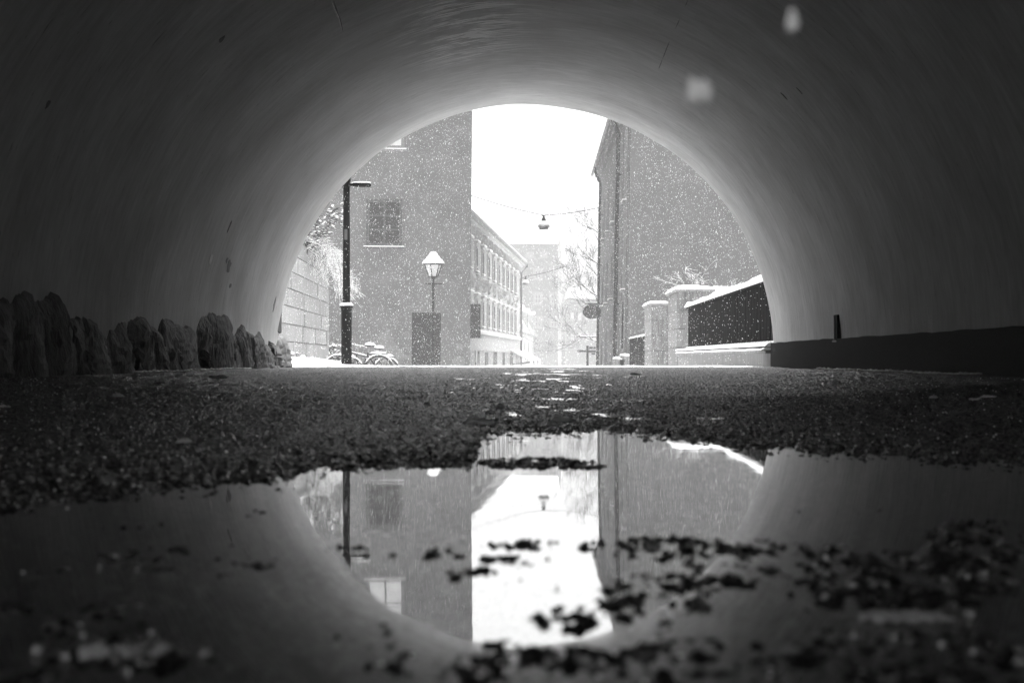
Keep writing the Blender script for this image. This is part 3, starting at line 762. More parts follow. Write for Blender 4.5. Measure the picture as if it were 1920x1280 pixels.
for k in range(n_):
    a, b = LW * k / n_, LW * (k + 1) / n_; ha = .09 + .03 * float(vnoise(k * .4, 0, 8)); hb = .09 + .03 * float(vnoise((k + 1) * .4, 0, 8)); z0 = zrow0 + 9 * rowh + .2
    P = [w0 + uw * a - nw * .58, w0 + uw * a + nw * .06, w0 + uw * b + nw * .06, w0 + uw * b - nw * .58]
    cs.hexa([p + UZ * z0 for p in P] + [P[0] + UZ * (z0 + ha), P[1] + UZ * (z0 + ha) - nw * .05, P[2] + UZ * (z0 + hb) - nw * .05, P[3] + UZ * (z0 + hb)])
cs.build('coping_snow', M_snow, yw)

# ------------------------------------------------------------------ twiggy plants
def twig_tree(bm, p, d, L, r, depth, rs, gravity=.0, spread=.6, n=5, snowbm=None, minr=.004, kids=(2, 3), leafpts=None, snowmin=0.0):
    pts = [Vector(p)]; rad = [r]; dirv = Vector(d).normalized(); seg = 4
    for k in range(seg):
        dirv = (dirv + Vector((rs.gauss(0, .14), rs.gauss(0, .14), rs.gauss(0, .10) - gravity * .1))).normalized()
        pts.append(pts[-1] + dirv * L / seg); rad.append(max(r * (1 - .45 * (k + 1) / seg), minr))
    bm.tube(pts, rad, n if depth > 1 else 3, cap=False)
    if snowbm is not None and dirv.z < .85 and r > snowmin:
        snowbm.tube([q + UZ * (rr * .8 + .002) for q, rr in zip(pts, rad)], [rr * .6 + .0015 for rr in rad], 4, cap=False)
    if leafpts is not None: leafpts += pts
    if depth <= 0: return
    for q in range(rs.randint(*kids)):
        k = rs.randint(1, seg); ax = Vector((rs.gauss(0, 1), rs.gauss(0, 1), rs.gauss(0, .6) + .15)).normalized()
        nd = (dirv + ax * spread * rs.uniform(.7, 1.5)).normalized()
        twig_tree(bm, pts[k], nd, L * rs.uniform(.58, .85), rad[k] * .68, depth - 1, rs, gravity, spread, n, snowbm, minr, kids, leafpts, snowmin)

# evergreen shrub and frosted creeper above the ashlar wall
rs = random.Random(12)
sh0 = wallpt(575); ztop = zrow0 + 9 * rowh + .2
base = Vector((sh0.x - .4, sh0.y + 1.0, ztop - .1))
eg = thing('evergreen_shrub', 'dark evergreen shrub dusted with snow behind the ashlar wall', 'shrub', base)
st = MB(); lv = MB(); sv = MB(); lp = []
for k in range(9):
    twig_tree(st, base + Vector((rs.uniform(-.5, .5), rs.uniform(-1.5, 2.0), -.3)), (rs.uniform(-.3, .3), rs.uniform(-.3, .3), 1), .62, .02, 3, rs, 0, .7, 4, None, .004, (2, 3), lp)
st.build('stems', M_bark, eg)
for p in lp:
    for q in range(3):
        c = p + Vector((rs.gauss(0, .06), rs.gauss(0, .06), rs.gauss(0, .06))); a = rs.uniform(0, 6.3); l = rs.uniform(.04, .08); u = Vector((math.cos(a), math.sin(a), rs.uniform(-.5, .5))) * l; v = Vector((-math.sin(a), math.cos(a), rs.uniform(-.6, .6))) * l * .5
        (lv if q else sv).poly([c - u, c + v, c + u, c - v])
o_ = lv.build('leaves', M_leaf, eg); o_['kind'] = 'stuff'
o_ = sv.build('leaf_snow', M_snow, eg); o_['kind'] = 'stuff'
cr0 = wallpt(600)
crp = thing('frosted_creeper', 'tangle of snow covered twigs hanging over the ashlar wall', 'creeper', (cr0.x, cr0.y, ztop))
st = MB(); sv = MB()
for k in range(46):
    pxx = rs.uniform(568, 634); q0 = wallpt(min(pxx, 616)); q0 = q0 + uw * ((pxx - 616) * .16 if pxx > 616 else 0)
    zt_ = ztop - rs.uniform(0, .35) - max(pxx - 600, 0) * .02
    twig_tree(st, q0 + Vector((0, 0, zt_)) + nw * .08, (nw.x + rs.uniform(-.3, .3), nw.y + rs.uniform(-.3, .6), rs.uniform(-.6, .7)), .42, .010, 3, rs, 1.4, .8, 4, sv, .003, (2, 3))
st.build('twigs', M_bark, crp); sv.build('twig_snow', M_snow, crp)
# low dark bush at the foot, beside the post
ib = wallpt(616) + uw * 1.0
iv = thing('low_bush', 'low dark bush with snow at the end of the ashlar wall', 'shrub', (ib.x, ib.y, gz(ib.x, ib.y)))
lv = MB(); sv = MB(); st = MB(); lp = []
for k in range(7):
    twig_tree(st, Vector((ib.x + rs.uniform(-.2, .35), ib.y + rs.uniform(-.3, .3), gz(ib.x, ib.y) - .05)), (rs.uniform(-.3, .3), rs.uniform(-.3, .3), 1), .62, .015, 3, rs, 0, .5, 4, None, .003, (2, 3), lp)
for p in lp:
    c = p; a = rs.uniform(0, 6.3); u = Vector((math.cos(a), math.sin(a), rs.uniform(-.5, .5))) * .06; v = Vector((-math.sin(a), math.cos(a), rs.uniform(-.6, .6))) * .03
    (lv if rs.random() < .75 else sv).poly([c - u, c + v, c + u, c - v])
st.build('stems', M_bark, iv); o_ = lv.build('leaves', M_leaf, iv); o_['kind'] = 'stuff'; o_ = sv.build('leaf_snow', M_snow, iv); o_['kind'] = 'stuff'

# snow capped kerb stones along the foot of the yard wall
def cap_stone(px, py, wpx, D):
    p = W(px, py, D); r = wpx / 2 * D * YK / F; g = gz(p.x, p.y)
    t = thing('kerb_stone', 'low rounded stone under a cap of snow below the ashlar wall', 'stone', (p.x, p.y, g), 'snow capped stones below the yard wall')
    zt_ = p.z
    MB().lathe((p.x, p.y, 0), [(r * .95, min(g - .1, zt_ - .3)), (r, zt_ - r * .9), (r * .85, zt_ - r * .35), (r * .3, zt_ - r * .1)], 12).build('stone', M_stone, t, True)
    MB().blob((p.x, p.y, zt_ - r * .3), (r * 1.05, r * 1.05, r * .75), int(px), .1).build('snow_cap', M_snow, t, True)
for a in ((547, 661, 10, 17), (557, 661, 5, 17.5), (568, 667, 9, 18), (585, 670, 8, 19), (592, 671, 4.5, 19.5), (599, 674, 8, 20)): cap_stone(*a)
# black pipe lying in the snow
pp_ = thing('lying_pipe', 'black pipe lying in the snow with a white ridge on top', 'pipe', W(605, 686, 16.5))
a, b = W(580, 683.5, 16.2), W(630, 687.5, 16.8)
MB().tube([a, b], .028, 12).build('tube', M_black, pp_, True)
MB().tube([a + Vector((.07, 0, .018)), a.lerp(b, .5) + Vector((0, 0, .026)), b + Vector((0, 0, .02))], [.018, .024, .02], 8).build('pipe_snow', M_snow, pp_, True)

# ------------------------------------------------------------------ bicycles
def bicycle(loc, rz, lab, flip=1):
    g = thing('bicycle', lab, 'bicycle', (0, 0, 0), 'bicycles parked by the yard wall')
    rw = .34
    def wheel(x):
        t = MB(); pts = [(x + rw * math.cos(2 * math.pi * k / 36), 0, rw + rw * math.sin(2 * math.pi * k / 36)) for k in range(37)]
        t.tube(pts, .019, 6, False); wh = t.build('wheel', M_rubber, g, True)
        r_ = MB(); r_.tube([(x + (rw - .03) * math.cos(2 * math.pi * k / 36), 0, rw + (rw - .03) * math.sin(2 * math.pi * k / 36)) for k in range(37)], .011, 6, False); r_.build('rim', M_steel, wh, True)
        s_ = MB()
        for k in range(18):
            a = 2 * math.pi * k / 18; s_.tube([(x, .02 * (-1) ** k, rw), (x + (rw - .03) * math.cos(a), 0, rw + (rw - .03) * math.sin(a))], .0028, 3, False)
        s_.build('spokes', M_steel, wh)
        MB().tube([(x, -.06, rw), (x, .06, rw)], .025, 8).build('hub', M_steel, wh)
        m_ = MB(); A = [math.radians(a) for a in range(5, 181, 12)]
        m_.tube([(x + (rw + .035) * math.cos(a), 0, rw + (rw + .035) * math.sin(a)) for a in A], .018, 5); mg_ = m_.build('mudguard', M_black, g, True)
        m_ = MB(); A = [math.radians(a) for a in range(28, 153, 10)]
        m_.tube([(x + (rw + .055) * math.cos(a), 0, rw + (rw + .055) * math.sin(a)) for a in A], [.010] + [.024] * (len(A) - 2) + [.010], 6); m_.build('mudguard_snow', M_snow, mg_, True)
    wheel(-.52); wheel(.53)
    fr = MB(); bbk, st_, hdl, hdh = (-.08, 0, .29), (-.24, 0, .78), (.36, 0, .68), (.33, 0, .82)
    for a, b in ((bbk, st_), (bbk, hdl), ((-.21, 0, .68), hdh), ((-.52, .0, .34), (-.22, 0, .72)), ((-.52, 0, .34), bbk), (hdh, (.53, 0, .34))): fr.tube([a, b], .018, 8)
    fr.build('frame', M_black, g, True)
    MB().tube([(-.21, 0, .70), (.33, 0, .84)], .017, 6).build('frame_snow', M_snow, g, True)
    MB().tube([st_, (-.27, 0, .93)], .014, 8).build('seat_post', M_steel, g)
    MB().blob((-.28, 0, .95), (.14, .10, .045), 2, .1).build('saddle', M_black, g, True)
    MB().blob((-.28, 0, .985), (.14, .10, .055), 5, .2).build('saddle_snow', M_snow, g, True)
    MB().tube([hdh, (.31, 0, .98), (.36, 0, 1.02)], .014, 8).build('stem', M_steel, g)
    hb = MB().tube([(.18, -.29, 1.0), (.30, -.24, 1.03), (.37, -.1, 1.03), (.37, .1, 1.03), (.30, .24, 1.03), (.18, .29, 1.0)], .013, 8).build('handlebar', M_steel, g, True)
    MB().tube([(.18, -.29, 1.018), (.30, -.24, 1.05), (.37, -.1, 1.05), (.37, .1, 1.05), (.30, .24, 1.05), (.18, .29, 1.018)], .014, 6).build('handlebar_snow', M_snow, g, True)
    rk = MB()
    for y in (-.06, .06): rk.tube([(-.26, y, .74), (-.74, y, .74)], .008, 6)
    for x in (-.32, -.46, -.6, -.72): rk.tube([(x, -.06, .74), (x, .06, .74)], .008, 6)
    rk.tube([(-.52, -.06, .36), (-.6, -.06, .74)], .007, 5); rk.build('carrier_rack', M_black, g)
    MB().blob((-.5, 0, .765), (.23, .07, .04), 9, .3).build('carrier_snow', M_snow, g, True)
    MB().tube([(-.08, -.09, .29), (-.0, -.09, .15)], .012, 6).build('crank', M_steel, g)
    MB().lathe((0, 0, 0), [(.09, -.004), (.09, .004)], 20).build('chainring', M_steel, g)
    o = g.children[-1]; o.rotation_euler = (R(90), 0, 0); o.location = (-.08, -.05, .29)
    g.location = loc; g.rotation_euler = (R(-4), 0, rz)
    return g
D = 25.5
p = W(672, 690, D); bicycle((p.x, p.y, gz(p.x, p.y) - .02), R(180 + 14), 'snow dusted bicycle standing square behind the black lamp post')
p = W(690, 690, D + 1.2); bicycle((p.x, p.y, gz(p.x, p.y) - .02), R(180 + 28), 'snow dusted bicycle half hidden behind another bicycle')
p = W(640, 690, D + 2.6); bicycle((p.x, p.y, gz(p.x, p.y) + .1), R(60), 'snow dusted bicycle with handlebar turned, close to the low bush')

# ------------------------------------------------------------------ right house
D0 = 33.0; XW = (1181 - 1005) * D0 * YK / F; yA = D0 * YK; yB = XW * F / (1122 - 1005)
rh = thing('corner_house', 'tall leaning house with drainpipes and snowy eaves beside the street', 'house', (XW, yA, 4.2))
WR = 9.0; EZ = 9.45
b_ = MB(); b_.hexa([(XW, yA, -2.5), (XW + WR, yA, -2.5), (XW + WR, yB, -2.5), (XW, yB, -2.5), (XW, yA, EZ), (XW + WR, yA, EZ), (XW + WR, yB, EZ), (XW, yB, EZ)])
b_.poly([(XW, yA, EZ), (XW + WR, yA, EZ), (XW + WR / 2, yA, EZ + 4.5)]); b_.build('wall', M_stucco2, rh)
b_ = MB()
for sgn, xe, xm in ((1, XW - .35, XW + WR / 2), (-1, XW + WR + .35, XW + WR / 2)):
    P = [Vector((xe, yA - .2, EZ - .1)), Vector((xe, yB + .2, EZ - .1)), Vector((xm, yB + .2, EZ + 4.7)), Vector((xm, yA - .2, EZ + 4.7))]
    b_.hexa(P + [q + UZ * .15 for q in P])
b_.build('roof', M_zinc, rh)
b_ = MB()
P = [Vector((XW - .3, yA - .15, EZ + .1)), Vector((XW - .3, yB + .15, EZ + .1)), Vector((XW + WR / 2, yB + .15, EZ + 4.88)), Vector((XW + WR / 2, yA - .15, EZ + 4.88))]
b_.hexa(P + [q + UZ * .12 for q in P]); b_.build('roof_snow', M_snow, rh)
# cornice, gutter
b_ = MB(); b_.obox((XW + .01, yA + .01, EZ - .45), Vector((-.18, 0, 0)), Vector((0, yB - yA - .02, 0)), UZ * .2)
b_.obox((XW + .01, yA + .01, EZ - .247), Vector((-.28, 0, 0)), Vector((0, yB - yA + .1, 0)), UZ * .14); b_.build('cornice', M_stucco2, rh)
MB().tube([(XW - .38, yA - .15, EZ - .06), (XW - .38, yB + .3, EZ - .10)], .085, 8).build('gutter', M_zinc, rh)
# downpipes
def downpipe(pxm, neck, dia=.065):
    Y = XW * F / (pxm - 1005) * .985; x = XW - .13; q = MB()
    q.tube([(XW - .38, Y + neck, EZ - .08), (XW - .38, Y + neck, EZ - .35), (x, Y, EZ - .95), (x, Y, EZ - 1.3), (x, Y, 3), (x, Y, -2.2)], dia, 8)
    d = q.build('downpipe', M_sign, rh, True)
    for z in (7.0, 4.6, 2.2, .3):
        c_ = MB(); c_.box((x + .03, Y, z), (.2, .17, .05)); c_.build('pipe_bracket', M_black, d)
downpipe(1160, -.1, .075); downpipe(1126, .4, .065)
# side windows, seen almost edge on, with shutters boards standing proud
for (z0, z1) in ((-.6, 1.4), (2.6, 4.4), (5.7, 7.5)):
    for pxm in (1172, 1149, 1139, 1131):
        Y = XW * F / (pxm - 1005)
        window_part(rh, Vector((XW, Y + .55, z0)), Vector((0, -1, 0)), UZ, Vector((-1, 0, 0)), 1.1, z1 - z0, M_frame, M_glass, 2, 3)
# vertical board strips near the front corner of the side wall
for k, pxm in enumerate((1179.5, 1176.5, 1167.5, 1154.5)):
    Y = XW * F / (pxm - 1005); b_ = MB(); b_.obox((XW + .01, Y, -2), Vector((-.055, 0, 0)), Vector((0, .12, 0)), UZ * (EZ + 1.5)); b_.build('cover_strip', M_zinc, rh)
# small window and pale pilaster low on the front face
s4 = D0 * YK / F
window_part(rh, Vector(((1163 - 1005) * s4 + .06, yA, CAMZ + (671 - 655) * s4)), UX, UZ, Vector((0, -1, 0)), .12, 1.6, M_frame, M_glass, 1, 1, fw=.02, sill=False)
for (x0_, z0_, z1_, hgt) in ((1152, 690, 674, 0), (1165, 690, 668, 0)):
    b_ = MB(); b_.obox(((x0_ - 1005) * s4, yA - .5 - .1 * hgt, -1.8), UX * (22 * s4), Vector((0, .45, 0)), UZ * (CAMZ + (671 - z1_) * s4 + 1.8)); stp = b_.build('step_block', M_conc, rh)
    b_ = MB(); b_.blob(((x0_ + 11 - 1005) * s4, yA - .28, CAMZ + (671 - z1_) * s4 + .02), (12 * s4, .26, .08), 7, .15); b_.build('step_snow', M_snow, stp, True)
rh.rotation_euler = (0, R(.95), 0)

# oval hanging sign on the right house
D = 44.0; s5 = D * YK / F; c = W(1110, 584, D)
os_ = thing('oval_sign', 'dark oval sign hanging from a bracket on the corner house', 'sign', c)
b_ = MB(); n_ = 28
ring = [(math.cos(2 * math.pi * k / n_) * 15.5 * s5, math.sin(2 * math.pi * k / n_) * 12 * s5) for k in range(n_)]
b_.poly([(c.x + a, c.y - .05, c.z + b) for a, b in ring]); b_.poly([(c.x + a, c.y + .05, c.z + b) for a, b in ring][::-1])
for k in range(n_):
    (a, b), (a2, b2) = ring[k], ring[(k + 1) % n_]
    b_.quad((c.x + a, c.y - .05, c.z + b), (c.x + a, c.y + .05, c.z + b), (c.x + a2, c.y + .05, c.z + b2), (c.x + a2, c.y - .05, c.z + b2))
b_.build('board', M_sign, os_)
MB().tube([(c.x + a * 1.0, c.y, c.z + b) for a, b in ring + ring[:1]], .05, 6, False).build('rim', M_black, os_)
b_ = MB(); b_.tube([W(1097, 569, D), W(1132, 569, D)], .03, 6); b_.tube([W(1103, 569, D), W(1103, 575, D)], .015, 5); b_.tube([W(1118, 569, D), W(1118, 574, D)], .015, 5); b_.build('bracket', M_black, os_)
MB().tube([W(1097, 568, D) + Vector((0, 0, .02)), W(1120, 568, D) + Vector((0, 0, .02))], .03, 6).build('bracket_snow', M_snow, os_)

# finger post
D = 52.0; s6 = D * YK / F; c = W(1101.5, 660, D)
fp = thing('finger_post', 'slim direction post with pointed name boards', 'signpost', (c.x, c.y, gz(c.x, c.y)))
MB().tube([(c.x, c.y, gz(c.x, c.y) - .1), (c.x, c.y, CAMZ + (671 - 648) * s6)], .06, 8).build('pole', M_sign, fp)
def finger(x0, x1, py, hpx):
    z0, z1 = CAMZ + (671 - py - hpx / 2) * s6, CAMZ + (671 - py + hpx / 2) * s6; X0, X1 = (x0 - 1005) * s6, (x1 - 1005) * s6; tip = X0 + (X0 - X1) * .12
    pts = [(X1, z0), (X0, z0), (tip, (z0 + z1) / 2), (X0, z1), (X1, z1)]
    b_ = MB(); b_.poly([(x, c.y - .05, z) for x, z in pts]); b_.poly([(x, c.y + .05, z) for x, z in pts][::-1])
    for k in range(5):
        a, b = pts[k], pts[(k + 1) % 5]; b_.quad((a[0], c.y - .05, a[1]), (a[0], c.y + .05, a[1]), (b[0], c.y + .05, b[1]), (b[0], c.y - .05, b[1]))
    b_.build('name_board', M_sign, fp)
finger(1084, 1101, 658, 4); finger(1116, 1102.2, 652, 4); finger(1118, 1103, 658.5, 4); finger(1116, 1109, 663, 3)

# ------------------------------------------------------------------ right yard: low wall, board fence, gate piers
XF = 2.86
ya, yb_ = 11.7 * YK, 19.3 * YK
low = thing('low_wall', 'low stained concrete wall with snowy coping under the board fence', 'wall', (XF, ya, 0))
zw = lambda py, D, px: 0
z_low = CAMZ + (671 - 658.5) * (XF - .16) / 440          # underside of the coping
b_ = MB(); nseg = 4
for k in range(nseg):
    y0, y1 = ya + (yb_ - ya) * k / nseg + .012, ya + (yb_ - ya) * (k + 1) / nseg - .012
    q = MB(); q.obox((XF - .10, y0, -.8), Vector((.35, 0, 0)), Vector((0, y1 - y0, 0)), UZ * (z_low - .02 + .8)); q.build('concrete_panel', M_conc, low)
    q = MB(); q.obox((XF - .16, y0, z_low - .018), Vector((.40, 0, 0)), Vector((0, y1 - y0, 0)), UZ * .035); cpn = q.build('ledge', M_conc, low)
def snow_run(parent, x0, x1, y0, y1, z, th, seed, n=70, slope=0, nm='wall_snow', gaps=False):
    b_ = MB()
    for k in range(n):
        a, b = y0 + (y1 - y0) * k / n, y0 + (y1 - y0) * (k + 1) / n
        ha = th * (1 + .35 * float(fbm(k * .23, 1.7, seed, 2))); hb = th * (1 + .35 * float(fbm((k + 1) * .23, 1.7, seed, 2)))
        oa = .03 * float(vnoise(k * .31, 4.2, seed)); ob = .03 * float(vnoise((k + 1) * .31, 4.2, seed))
        if gaps and vnoise(k * .29, 9.9, seed) > .45: continue
        e = .03 + min(th * .4, .03)
        b_.hexa([(x0 + oa, a, z), (x1, a, z + slope), (x1, b, z + slope), (x0 + ob, b, z), (x0 + oa + e, a, z + ha), (x1, a, z + slope + ha), (x1, b, z + slope + hb), (x0 + ob + e, b, z + hb)])
    return b_.build(nm, M_snow, parent)
snow_run(low, XF - .19, XF + .2, ya, yb_, z_low + .018, .026, 3)
zc2 = CAMZ + (671 - 646) * (XF - .02) / 441
q = MB(); q.obox((XF - .06, ya, z_low + .03), Vector((.3, 0, 0)), Vector((0, yb_ - ya, 0)), UZ * (zc2 - z_low - .05)); q.build('upper_course', M_conc, low)
snow_run(low, XF - .17, XF + .24, ya, yb_, zc2 - .02, .035, 5, slope=.015)
# board fence standing behind it
fence = thing('board_fence', 'black board fence topped by a white strip of snow', 'fence', (XF + .1, ya, 0))
XB = XF + .1
zf = CAMZ + (671 - 533) * XB / 432 ; nbd = 84
rs = random.Random(9)
for k in range(nbd):
    y0, y1 = ya - .3 + (yb_ - ya + .3) * k / nbd, ya - .3 + (yb_ - ya + .3) * (k + 1) / nbd
    q = MB(); pr = .006 * (k % 2) + rs.uniform(0, .004)
    q.obox((XB - pr, y0 + .0008, zc2 - .05), Vector((.04 + pr, 0, 0)), Vector((0, y1 - y0 - .0016, 0)), UZ * (zf - zc2 + .05)); q.build('board', M_dark, fence)
    # snow wedge at the foot of each second board
    if k % 2 == 0:
        q = MB(); q.hexa([(XB - .10, y0, zc2), (XB + .01, y0, zc2), (XB + .01, y1, zc2), (XB - .10, y1, zc2), (XB - .06, y0 + .02, zc2 + .045), (XB + .01, y0 + .02, zc2 + .06), (XB + .01, y1 - .02, zc2 + .06), (XB - .06, y1 - .02, zc2 + .045)]); q.build('snow_wedge', M_snow, fence)
q = MB(); q.obox((XB + .045, ya - .3, zc2 + .1), Vector((.05, 0, 0)), Vector((0, yb_ - ya + .3, 0)), UZ * .09); q.obox((XB + .045, ya - .3, zf - .25), Vector((.05, 0, 0)), Vector((0, yb_ - ya + .3, 0)), UZ * .09); q.build('rail', M_dark, fence)
q = MB(); q.obox((XB - .05, ya - .3, zf + .002), Vector((.14, 0, 0)), Vector((0, yb_ - ya + .32, 0)), UZ * .03); q.build('cap_rail', M_dark, fence)
snow_run(fence, XB - .10, XB + .09, ya - .3, yb_ + .02, zf + .033, .085, 8, nm='cap_snow')
for y in np.linspace(ya, yb_ - .1, 4):
    q = MB(); q.obox((XB + .1, y, -.7), Vector((.1, 0, 0)), Vector((0, .1, 0)), UZ * (zf + .6)); q.build('post', M_dark, fence)
# end boards of the fence, facing the passage
q = MB()
q.obox((XB + .045, yb_ + .002, zc2 - .6), Vector((2.4, 0, 0)), Vector((0, .05, 0)), UZ * (zf - zc2 + .55)); q.build('end_panel', M_dark, fence)

def pier(px0, px1, pxs, pytop, D, capover, lab, mcol, dome, nrow):
    s_ = D * YK / F; x0, x1 = (px0 - 1005) * s_, (px1 - 1005) * s_; y0 = D * YK; zt_ = CAMZ + (671 - pytop) * s_
    dep = x0 * F / (pxs - 1005) - y0                       # depth that shows the side face from pxs to px0
    t = thing('gate_pier', lab, 'gate pier', (x0, y0, -1))
    rr = random.Random(int(px0)); hb = (zt_ + 1.2) / nrow
    q = MB(); q.obox((x0 + .015, y0 + .015, -1.2), UX * (x1 - x0 - .03), Vector((0, dep - .03, 0)), UZ * (zt_ + 1.19)); q.build('pier_core', MATS['dark_joint_mortar'], t)
    for k in range(nrow):
        nsp = 2 if k % 2 else 1
        cut = x0 + (x1 - x0) * (.45 if k % 2 else 1)
        spans = [(x0, x1)] if nsp == 1 else [(x0, cut), (cut, x1)]
        for a, b in spans:
            j = rr.uniform(0, .01); mm = MATS['ashlar_tone_%d' % rr.randint(0, 1)] if mcol is None else mcol
            q = MB(); q.obox((a + (.008 if a > x0 else -j), y0 - j, -1.2 + k * hb + .007), UX * (b - a - .008 + j), Vector((0, dep, 0)), UZ * (hb - .014)); q.build('stone_block', mm, t)
    co_ = capover
    q = MB(); q.obox((x0 - co_, y0 - co_, zt_), UX * (x1 - x0 + 2 * co_), Vector((0, dep + 2 * co_, 0)), UZ * .06); q.build('cap', M_conc, t)
    q = MB(); cx_, cy_ = (x0 + x1) / 2, y0 + dep / 2; ax, ay = (x1 - x0) / 2 + co_ + .04, dep / 2 + co_ + .04
    nx_, ny_ = 14, 10; i0 = 0
    for j in range(ny_ + 1):
        for i in range(nx_ + 1):
            u, v = i / nx_ * 2 - 1, j / ny_ * 2 - 1; e_ = max(1 - abs(u) ** 4, 0) * max(1 - abs(v) ** 4, 0)
            q.v.append((cx_ + u * ax, cy_ + v * ay, zt_ + .055 + dome * e_ ** .45 * (1 + .18 * float(fbm(u * 2 + px0, v * 2, 7, 2)))))
    for j in range(ny_):
        for i in range(nx_): a = j * (nx_ + 1) + i; q.f.append((a, a + 1, a + nx_ + 2, a + nx_ + 1))
    q.poly([(cx_ - ax, cy_ - ay, zt_ + .05), (cx_ - ax, cy_ + ay, zt_ + .05), (cx_ + ax, cy_ + ay, zt_ + .05), (cx_ + ax, cy_ - ay, zt_ + .05)])
    q.build('snow_cap', M_snow, t, True)
    return t
pier(1270, 1336, 1253, 547, 22.0, .05, 'broad stone gate pier with a thick domed snow cap', None, .11, 7)
pier(1222, 1249, 1209, 572, 26.0, .05, 'slender pale stone gate pier with a thin snow cap', None, .08, 7)
# wall continuing to the right behind the broad pier
D = 24.0; s7 = D * YK / F; x0 = (1338 - 1005) * s7
gw = thing('garden_wall', 'plastered garden wall with flat snow behind the board fence', 'wall', (x0, D * YK, -1))
q = MB(); q.obox((x0, D * YK, -1.2), UX * 5.5, Vector((0, .3, 0)), UZ * (CAMZ + (671 - 549) * s7 + 1.2)); q.build('wall_body', M_conc, gw)
q = MB(); zt_ = CAMZ + (671 - 549) * s7
for k in range(30):
    a, b = 5.5 * k / 30, 5.5 * (k + 1) / 30; ha, hb = .13 + .04 * float(vnoise(k * .5, 0, 2)), .13 + .04 * float(vnoise((k + 1) * .5, 0, 2))
    q.hexa([(x0 + a, D * YK - .06, zt_ + .002), (x0 + b, D * YK - .06, zt_ + .002), (x0 + b, D * YK + .36, zt_ + .002), (x0 + a, D * YK + .36, zt_ + .002), (x0 + a, D * YK - .02, zt_ + ha), (x0 + b, D * YK - .02, zt_ + hb), (x0 + b, D * YK + .32, zt_ + hb), (x0 + a, D * YK + .32, zt_ + ha)])
q.build('wall_snow', M_snow, gw)
# dark gate leaf between slender pier and the corner house
y0, y1 = 2.62 * F / (1211 - 1005) , 2.62 * F / (1181 - 1005)
gt = thing('plank_gate', 'dark plank gate with a line of snow by the corner house', 'gate', (2.62 * 1.16, y0, -1))
XG = 2.62 * 1.16; y0, y1 = XG * F / (1211 - 1005), XG * F / (1181 - 1005); zg = CAMZ + (671 - 629) * XG / 206
for k in range(14):
    a, b = y0 + (y1 - y0) * k / 14, y0 + (y1 - y0) * (k + 1) / 14
    q = MB(); q.obox((XG - .012 * (k % 2), a + .006, -1.0), Vector((.05, 0, 0)), Vector((0, b - a - .012, 0)), UZ * (zg + 1.0)); q.build('plank', M_dark, gt)
q = MB(); q.obox((XG + .055, y0, -.3), Vector((.04, 0, 0)), Vector((0, y1 - y0, 0)), UZ * .1); q.obox((XG + .055, y0, .3), Vector((.04, 0, 0)), Vector((0, y1 - y0, 0)), UZ * .1); q.build('ledge', M_dark, gt)
snow_run(gt, XG - .05, XG + .09, y0, y1, zg + .002, .05, 12, nm='gate_snow')

# snowy shrub behind the garden wall
rs = random.Random(31)
for (pxx, D, hh, n_, lab) in ((1305, 27, 1.0, 6, 'bare shrub with frosted twigs above the broad gate pier'), (1362, 24.8, .6, 4, 'small bare shrub with frosted twigs above the garden wall')):
    p = W(pxx, 560, D); sb = thing('bare_shrub', lab, 'shrub', (p.x, p.y, gz(p.x, p.y)))
    st = MB(); sv = MB(); stem0 = Vector((p.x, p.y, gz(p.x, p.y) - .1)); st.tube([stem0, Vector((p.x, p.y, p.z))], [.05, .03], 7)
    for k in range(n_): twig_tree(st, Vector((p.x + rs.uniform(-.15, .15), p.y, p.z - .1)), (rs.uniform(-.7, .7), rs.uniform(-.5, .5), 1), .55 * hh, .014, 4, rs, 0, .55, 4, sv, .003, (2, 2))
    st.build('stems', M_bark, sb); sv.build('twig_snow', M_snow, sb)

# ------------------------------------------------------------------ long street house on the left
A = W(883, 671, 45); B = W(974, 671, 65); A.z = 0; B.z = 0
u = (B - A).normalized(); nF = Vector((u.y, -u.x, 0)); Lf = (B - A).length; S0 = A - u * 9.0
sh = thing('street_house', 'long pale house with deep cornice and two rows of tall windows', 'house', (A.x, A.y, -1.5))
q = MB(); q.obox(S0 - nF * 7 + UZ * -2.8, u * (Lf + 9.0), nF * 7, UZ * (6.1 + 2.8)); q.build('wall', M_paleplaster, sh)
q = MB(); P = [S0 + nF * .45 + UZ * 6.42, B + u * .3 + nF * .45 + UZ * 6.42, B + u * .3 - nF * 3.3 + UZ * 8.6, S0 - nF * 3.3 + UZ * 8.6]
P = [S0 + nF * .45 + UZ * 6.42, B + u * .3 + nF * .45 + UZ * 6.42, B + u * .3 - nF * 3.3 + UZ * 7.0, S0 - nF * 3.3 + UZ * 7.0]
q.hexa(P + [p + UZ * .14 for p in P]); q.build('roof_snow', M_snow, sh)
for (z, dpt, hh) in ((6.10, .20, .12), (6.225, .34, .10), (6.33, .46, .085)):
    q = MB(); q.obox(S0 - nF * .02 + UZ * z, u * (Lf + 9.0 + .25), nF * (dpt + .02), UZ * hh); q.build('cornice', M_trim if hh > .09 else M_zinc, sh)
MB().tube([S0 + nF * .5 + UZ * 6.40, B + u * .3 + nF * .5 + UZ * 6.38], .06, 6).build('gutter', M_zinc, sh)
MB().tube([B + u * .25 + nF * .5 + UZ * 6.36, B + u * .25 + nF * .5 + UZ * 6.2, B + u * .02 + nF * .12 + UZ * 5.75, B + u * .02 + nF * .12 + UZ * -2.5], .07, 8).build('downpipe', M_zinc, sh, True)
at = lambda d: A + u * ((d * YK - A.y) / u.y)
